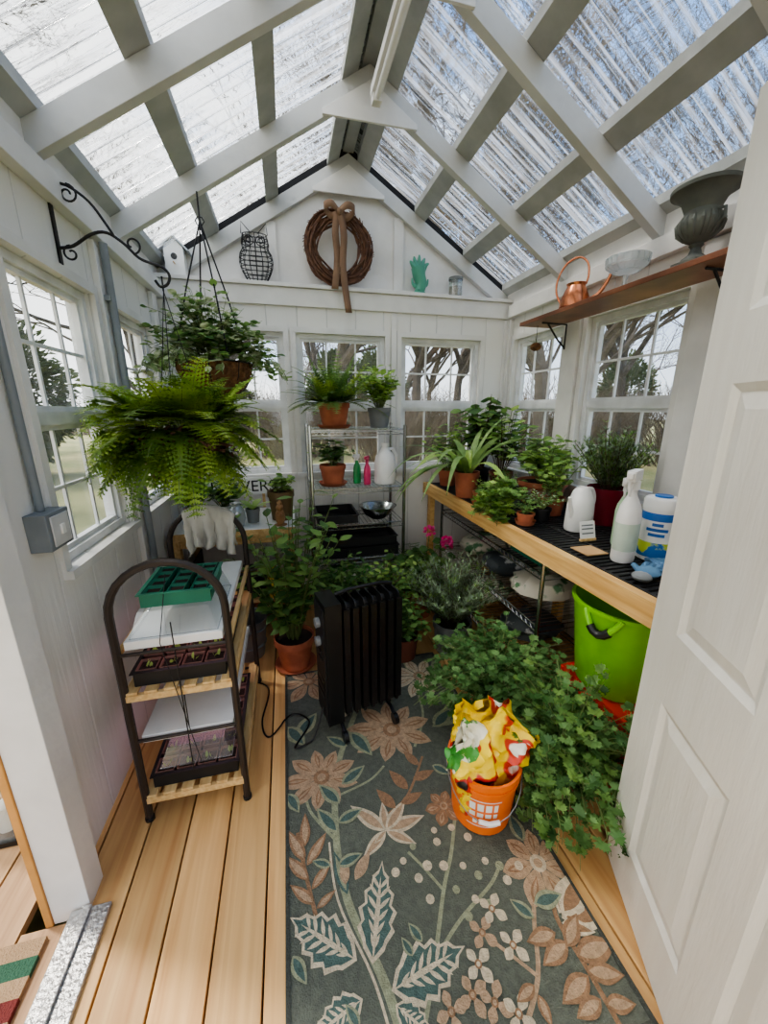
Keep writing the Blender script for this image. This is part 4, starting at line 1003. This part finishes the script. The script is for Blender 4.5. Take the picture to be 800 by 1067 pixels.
# ------------------------------------------------------------------ copper shelf
SZ=1.985
mb=MB('copper_wall_shelf'); mb.box((1.47,1.10,SZ-.022),(XR-.0455,2.36,SZ),COPSH)
for y in (1.25,2.2):
    mb.tube([(XR-.05,y,SZ-.17),(XR-.05,y,SZ-.03),(1.52,y,SZ-.028)],.006,IRON,6)
    mb.tube([(XR-.05,y,SZ-.16),(XR-.1,y,SZ-.12),(1.56,y,SZ-.03)],.006,IRON,6)
mb.build(bevel=.003)
mb=MB('garden_urn'); c=(1.55,1.33,SZ+.0003)
mb.box((c[0]-.05,c[1]-.05,c[2]),(c[0]+.05,c[1]+.05,c[2]+.018),URN)
mb.lathe((c[0],c[1],c[2]+.018),[(.045,0),(.042,.01),(.022,.025),(.016,.045),(.024,.055),(.02,.06),(.045,.075),(.064,.10),(.070,.125),(.06,.15),(.055,.165),(.07,.20),(.095,.225),(.108,.228),(.11,.24),(.098,.24),(.085,.225),(.06,.19),(.045,.16),(.0005,.15)],URN,32)
for k in range(16):
    a=k*pi/8; mb.tube([(c[0]+rr*cos(a),c[1]+rr*sin(a),c[2]+.018+z) for rr,z in ((.044,.075),(.066,.10),(.072,.125),(.062,.148))],[.003,.008,.008,.003],URN,5)
for s in (-1,1): mb.tube([(c[0],c[1]+s*.06,c[2]+.12),(c[0],c[1]+s*.09,c[2]+.13),(c[0],c[1]+s*.085,c[2]+.165),(c[0],c[1]+s*.055,c[2]+.17)],.006,URN,6)
mb.build()
mb=MB('glass_compote'); cx,cy=1.56,1.66
mb.lathe((cx,cy,SZ+.0003),[(.0005,0),(.06,0),(.055,.006),(.012,.02),(.008,.05),(.014,.07),(.05,.08),(.085,.105),(.09,.14),(.087,.14),(.082,.107),(.048,.085),(.0005,.08)],CRYS,28)
for z,r in ((.085,.055),(.112,.0875),(.14,.09)): mb.tube([(cx+r*cos(t*pi/14),cy+r*sin(t*pi/14),SZ+z) for t in range(28)],.0025,CRYS,5,closed=True)
for k in range(20):
    a=k*pi/10; mb.tube([(cx+.05*cos(a),cy+.05*sin(a),SZ+.081),(cx+.087*cos(a),cy+.087*sin(a),SZ+.108),(cx+.091*cos(a),cy+.091*sin(a),SZ+.14)],.0022,CRYS,4)
mb.build()
mb=MB('copper_watering_can'); mb.M=T(1.57,2.0,SZ+.0003,-.9)
mb.lathe((0,0,0),[(.0005,0),(.065,0),(.078,.012),(.074,.05),(.058,.09),(.046,.115),(.05,.128),(.046,.128),(.042,.115),(.0005,.105)],COPPER,28)
mb.tube(smoothpath([(.06,0,.035),(.11,0,.06),(.15,0,.12),(.175,0,.19),(.20,0,.215)],5),[.013-.009*i/20 for i in range(21)],COPPER,8)
mb.tube(smoothpath([(-.072,0,.04),(-.10,0,.10),(-.098,0,.17),(-.06,0,.235),(0,0,.255),(.045,0,.22),(.055,0,.16),(.047,0,.12)],5),.0055,COPPER,8); mb.build()
mb=MB('hanging_air_plant'); mb.tube([(1.56,2.30,SZ-.0225),(1.56,2.30,1.86)],.0016,IRON,4); mb.ell((1.56,2.30,1.84),(.035,.035,.025),COCO,12,6)
for k in range(22): a=U(0,6.28); mb.leaf((1.56,2.30,1.85),(cos(a),sin(a),U(-.3,1)),.1,.006,L_ROSE,1.0,prof=(1,.8,.5,0))
mb.build()

# ------------------------------------------------------------------ ledge items
LZ=ZT+.0045; LY=2.95
mb=MB('birdhouse'); mb.M=T(-.60,LY,LZ)
mb.box((-.055,-.045,0),(.055,.045,.15),WP); mb.prism([(-.055,.15),(.055,.15),(0,.205)],-.045,.045,WP)
mb.prism([(-.08,.13),(0,.208),(0,.222),(-.088,.136)],-.06,.055,GALV); mb.prism([(.08,.13),(0,.208),(0,.222),(.088,.136)],-.06,.055,GALV)
M0=mb.M; mb.M=M0@Matrix.Translation((0,-.0455,.10))@Matrix.Rotation(pi/2,4,'X'); mb.cyl((0,0,0),.018,.002,BLK,18); mb.M=M0; mb.tube([(0,-.045,.06),(0,-.08,.06)],.004,WOOD,6); mb.build()
mb=MB('wire_owl'); c=Vector((-.12,LY,LZ))
def owlr(t): return .06+.045*sin(pi*min(1,t*1.15)) if t<.62 else .085-.01*abs(t-.8)*5
for k in range(16):
    a=2*pi*k/16; mb.tube([c+Vector((owlr(t)*cos(a),owlr(t)*sin(a)*.5,.004+t*.27)) for t in [q/10 for q in range(11)]],.0026,IRON,4)
for q in range(11): 
    t=q/10; mb.tube([c+Vector((owlr(t)*cos(a*pi/9),owlr(t)*sin(a*pi/9)*.5,.004+t*.27)) for a in range(18)],.0026,IRON,4,closed=True)
for s in (-1,1):
    for r in (.028,.014): mb.tube([c+Vector((s*.036+r*cos(a*pi/7),-.047,.225+r*sin(a*pi/7))) for a in range(14)],.003,IRON,5,closed=True)
    mb.tube([c+Vector((s*.02,-.03,.27)),c+Vector((s*.075,-.03,.33)),c+Vector((s*.08,-.03,.265))],.003,IRON,5)
mb.tube([c+Vector((0,-.05,.215)),c+Vector((0,-.06,.19))],[.006,.002],IRON,5); mb.build()
mb=MB('grapevine_wreath'); wc=Vector((.42,2.945,2.505))
for k in range(28):
    r0=.185+U(-.042,.045); ph=U(0,6.28); off=U(-.012,.012); n=30; f=random.choice((2,3,4)); am=U(.008,.022)
    mb.tube([wc+Vector(((r0+am*sin(f*t*2*pi/n+ph))*cos(t*2*pi/n+ph),off+.012*cos(f*t*2*pi/n),(r0+am*sin(f*t*2*pi/n+ph))*sin(t*2*pi/n+ph))) for t in range(n)],.0065,VINE,5,closed=True)
for k in range(50):
    a=U(0,6.28); r=.21; p=wc+Vector((r*cos(a),-.01,r*sin(a))); mb.tube([p,p+Vector((cos(a+1)*.05,-.01,sin(a+1)*.04))],.0022,VINE,3)
mb.build()
mb=MB('burlap_bow')
def ribbon(P,w,m=RIBB):
    P=smoothpath(P,4); vs=[]
    for p in P: vs+= [p-Vector((w/2,0,0)),p+Vector((w/2,0,0))]
    mb.add(vs,[(2*i,2*i+1,2*i+3,2*i+2) for i in range(len(P)-1)],m)
by=wc.y-.055; bz=wc.z+.19
ribbon([(wc.x-.01,by,bz),(wc.x-.03,by-.015,bz-.12),(wc.x-.02,by-.01,bz-.27),(wc.x-.045,by-.03,bz-.46)],.045)
ribbon([(wc.x+.01,by,bz),(wc.x+.025,by-.02,bz-.14),(wc.x+.015,by-.014,bz-.33),(wc.x+.045,by-.035,bz-.60)],.045)
for s in (-1,1):
    P=smoothpath([Vector((wc.x,by,bz)),Vector((wc.x+s*.05,by-.03,bz+.03)),Vector((wc.x+s*.10,by-.02,bz+.012)),Vector((wc.x+s*.05,by+.01,bz-.025)),Vector((wc.x,by,bz))],4)
    vs=[]
    for p in P: vs+=[p+Vector((0,0,-.022)),p+Vector((0,0,.022))]
    mb.add(vs,[(2*i,2*i+1,2*i+3,2*i+2) for i in range(len(P)-1)],RIBB)
mb.ell((wc.x,by-.005,bz),(.018,.018,.022),RIBB,10,6); o=mb.build(ang=80); sd=o.modifiers.new('s','SOLIDIFY'); sd.thickness=.002
# green ceramic leaping-fish / scroll figurine
mb=MB('green_ceramic_figurine'); mb.M=T(1.0,LY,LZ)
mb.lathe((0,0,0),[(.0005,0),(.048,0),(.048,.012),(.036,.02),(.034,.03)],GREENG,20,sq=.7)
mb.tube(smoothpath([(0,0,.02),(.012,0,.07),(-.004,0,.12),(-.012,0,.17)],5),[.034+.0012*i for i in range(16)],GREENG,12)
for k,(dx,dz) in enumerate(((-.07,.035),(-.04,.065),(0,.078),(.04,.06),(.072,.03))):
    mb.tube(smoothpath([(dx*.25,0,.15),(dx*.7-.01,-.008,.17+dz*.5),(dx-.01,-.014,.17+dz)],4),[.026-.0026*i for i in range(9)],GREENG,8)
for s in (-1,1): mb.tube(smoothpath([(s*.02,0,.05),(s*.052,-.005,.065),(s*.06,-.01,.10)],4),[.018-.0016*i for i in range(9)],GREENG,8)
mb.build()
mb=MB('glass_candle_jar'); mb.lathe((1.28,LY,LZ),[(.0005,0),(.05,0),(.05,.11),(.046,.11),(.046,.006),(.0005,.006)],GLASS,24); mb.cyl((1.28,LY,LZ+.0065),.044,.06,mat('candle_wax',(170,150,130),.6),20); mb.lathe((1.28,LY,LZ+.11),[(.052,0),(.052,.018),(.0005,.02)],GREYPOT,24); mb.build()

# ------------------------------------------------------------------ exterior
mb=MB('ground'); mb.box((-60,-40,-.4),(60,70,-.25),GRASS); mb.build(smooth=False)
def tree(seed,name):
    random.seed(seed); mb=MB(name)
    def br(p,d,L,r,dep):
        n=3; P=[p]
        for i in range(n):
            d=(d+Vector((U(-.16,.16),U(-.16,.16),U(-.02,.12)))).normalized(); P.append(P[-1]+d*L/n)
        mb.tube(P,[r,r*.88,r*.76,r*.6],BARK,6 if dep<3 else 3)
        if dep>=6: return
        for k in range(3 if dep else 5):
            a=U(0,2*pi); sp=U(.45,.95); o=d.orthogonal().normalized(); o=Matrix.Rotation(a,3,d)@o
            nd=(d*cos(sp)+o*sin(sp))
            if nd.z<-.1: nd.z=abs(nd.z)*.3
            q=P[-1] if k==0 else P[2].lerp(P[3],R()) if dep else P[1+int(R()*2)].lerp(P[3],R())
            br(q,nd.normalized(),L*U(.62,.82),r*(.66 if k==0 else .52),dep+1)
    br(Vector((0,0,0)),Vector((0,0,1)),3.4,.18,0)
    return mb.build(smooth=False)
t1=tree(3,'bare_tree'); t2=tree(11,'bare_tree')
def thicket(seed,name):
    random.seed(seed); mb=MB(name)
    for i in range(420):
        a=U(0,2*pi); r=U(0,1.1); p=Vector((r*cos(a),r*sin(a),0)); d=Vector((cos(a)*.35,sin(a)*.35,1)); L=U(1.1,2.6)
        P=[p]
        for k in range(4): d=(d+Vector((U(-.3,.3),U(-.3,.3),0))).normalized(); P.append(P[-1]+d*L/4)
        mb.tube(P,[.014,.011,.009,.006,.003],TWIG,3)
        for k in range(4):
            q=P[1+k%3].lerp(P[2+k%3],R()); e=q+Vector((U(-.4,.4),U(-.4,.4),U(.1,.5))); mb.tube([q,(q+e)/2+Vector((0,0,.04)),e],[.006,.005,.002],TWIG,3)
    return mb.build(smooth=False)
b1=thicket(9,'twiggy_shrub')
def ever(seed,name):
    random.seed(seed); mb=MB(name); mb.tube([(0,0,0),(0,0,1.2),(0,0,3.2)],[.1,.08,.02],BARK,6)
    for i in range(5200):
        d=Vector((random.gauss(0,1),random.gauss(0,1),random.gauss(0,1))).normalized(); k=1+.35*noise.noise(d*2.3)
        p=Vector((0,0,2.0))+Vector((d.x*1.15,d.y*1.15,d.z*1.7))*k*U(.72,1)
        mb.leaf(p,(d.x,d.y,d.z+U(-.6,.6)),.2,.1,LEVER,.4,prof=(.2,1,0),roll=U(-1,1))
    return mb.build(smooth=False)
e1=ever(5,'evergreen_shrub')
def inst(o,x,y,s,rz,sz=1):
    n=bpy.data.objects.new(o.name.split('.')[0],o.data); n.location=(x,y,-.27); n.scale=(s,s,s*sz); n.rotation_euler=(0,0,rz); bpy.context.scene.collection.objects.link(n)
random.seed(21)
t1.location=(4.8,6.5,-.27); t2.location=(-4.2,5.5,-.27); e1.location=(-6.4,11.4,-.27); b1.location=(3.2,12,-.27)
pos=[(1.4,9.5),(7.5,4.2),(7,9),(-6,9),(-1.5,13),(10,7.5),(4.5,14),(-8,4),(11,1),(6.2,1.2),(-7,1),(-10,12),(13,13),(1,18),(8,18),(-5,18),(14,6),(-12,7),(-2,26),(4,27),(10,26),(16,22),(20,15),(22,8),(22,2),(-12,20),(-16,12),(-17,4),(-14,-1),(18,19),(7,24)]
for i,(x,y) in enumerate(pos): inst((t1,t2)[i%2],x+U(-.4,.4),y+U(-.4,.4),U(.85,1.25),U(0,6.28))
for (x,y) in [(0,15),(-3,16),(6,16),(9,12),(12,9),(13,4),(12,0),(15,10),(-8,8),(-10,5),(-9,1),(-8,12),(3,20),(-6,20),(9,19),(14,15),(17,6),(17,1),(-13,9),(-13,3),(0,23),(6,23),(-11,16)]: inst(b1,x,y,U(.9,1.4),U(0,6.28),U(.7,1.0))
for (x,y) in [(5,22),(-3,24),(16,16),(19,11),(-16,8),(2.5,19),(19,4),(-12,-2)]: inst(e1,x,y,U(1.0,1.5),U(0,6.28),U(.8,1.1))
mb=MB('neighbour_house'); mb.M=T(25,13.0,-.27,-.5)
mb.box((-3.5,-2.5,0),(3.5,2.5,2.6),BRICK)
mb.prism([(-3.9,2.6),(3.9,2.6),(0,4.3)],-2.8,2.8,SHING)
for x in (-2.2,1.6): mb.box((x,-2.53,1),(x+.9,-2.505,2.1),WHITE); mb.box((x+.08,-2.54,1.08),(x+.82,-2.531,2.02),BLK)
mb.box((-3.53,-1,.9),(-3.505,.6,2.1),WHITE); mb.box((-3.54,-.9,1),(-3.531,.5,2.0),BLK)
mb.build(smooth=False)
mb=MB('wood_fence'); FW=mat('fence_wood',(132,116,100),.9)
for i in range(150): mb.box((-18+i*.25,31,-.27),(-18+i*.25+.22,31.03,1.3),FW)
mb.build(smooth=False)

# ------------------------------------------------------------------ world, sun, camera
w=bpy.data.worlds.new('world'); bpy.context.scene.world=w; w.use_nodes=True; n=w.node_tree; n.nodes.clear()
o=N(n,'ShaderNodeOutputWorld'); bg=N(n,'ShaderNodeBackground'); n.links.new(bg.outputs[0],o.inputs[0]); bg.inputs[1].default_value=2.0
tc=N(n,'ShaderNodeTexCoord'); sx=N(n,'ShaderNodeSeparateXYZ'); n.links.new(tc.outputs['Generated'],sx.inputs[0])
r=N(n,'ShaderNodeValToRGB'); e=r.color_ramp.elements; e[0].position=0; e[0].color=lin((226,230,234)); e[1].position=.9; e[1].color=lin((88,134,202))
x=e.new(.35); x.color=lin((136,176,224)); n.links.new(sx.outputs[2],r.inputs[0])
mp=N(n,'ShaderNodeMapping'); mp.inputs['Scale'].default_value=(1.6,1.6,3.2); n.links.new(tc.outputs['Generated'],mp.inputs[0])
nz=N(n,'ShaderNodeTexNoise'); setin(nz,Scale=1.6,Detail=6.0); n.links.new(mp.outputs[0],nz.inputs['Vector'])
ma=N(n,'ShaderNodeMath',operation='MULTIPLY_ADD'); ma.inputs[1].default_value=-.42; n.links.new(sx.outputs[0],ma.inputs[0]); n.links.new(nz.outputs[0],ma.inputs[2])
cr=N(n,'ShaderNodeMapRange'); cr.inputs[1].default_value=.36; cr.inputs[2].default_value=.58; n.links.new(ma.outputs[0],cr.inputs[0])
mx=N(n,'ShaderNodeMixRGB'); mx.inputs[2].default_value=(1.05,1.04,1.02,1); n.links.new(cr.outputs[0],mx.inputs[0]); n.links.new(r.outputs[0],mx.inputs[1]); n.links.new(mx.outputs[0],bg.inputs[0])
sun=bpy.data.lights.new('sun','SUN'); sun.energy=3.6; sun.angle=radians(8); sun.color=(1,.93,.84)
so=bpy.data.objects.new('sun',sun); bpy.context.scene.collection.objects.link(so)
so.rotation_euler=Vector((.45,-.25,-.85)).to_track_quat('-Z','Y').to_euler()
cam=bpy.data.cameras.new('camera'); co=bpy.data.objects.new('camera',cam); bpy.context.scene.collection.objects.link(co)
cam.sensor_fit='HORIZONTAL'; cam.sensor_width=36; cam.lens=18; cam.clip_start=.02; cam.clip_end=300
co.location=(0,0,CH); co.rotation_euler=(radians(75),0,-YAW)
bpy.context.scene.camera=co
bpy.context.scene.view_settings.exposure=.3
try: bpy.context.scene.view_settings.look='AgX - Medium High Contrast'
except Exception: pass
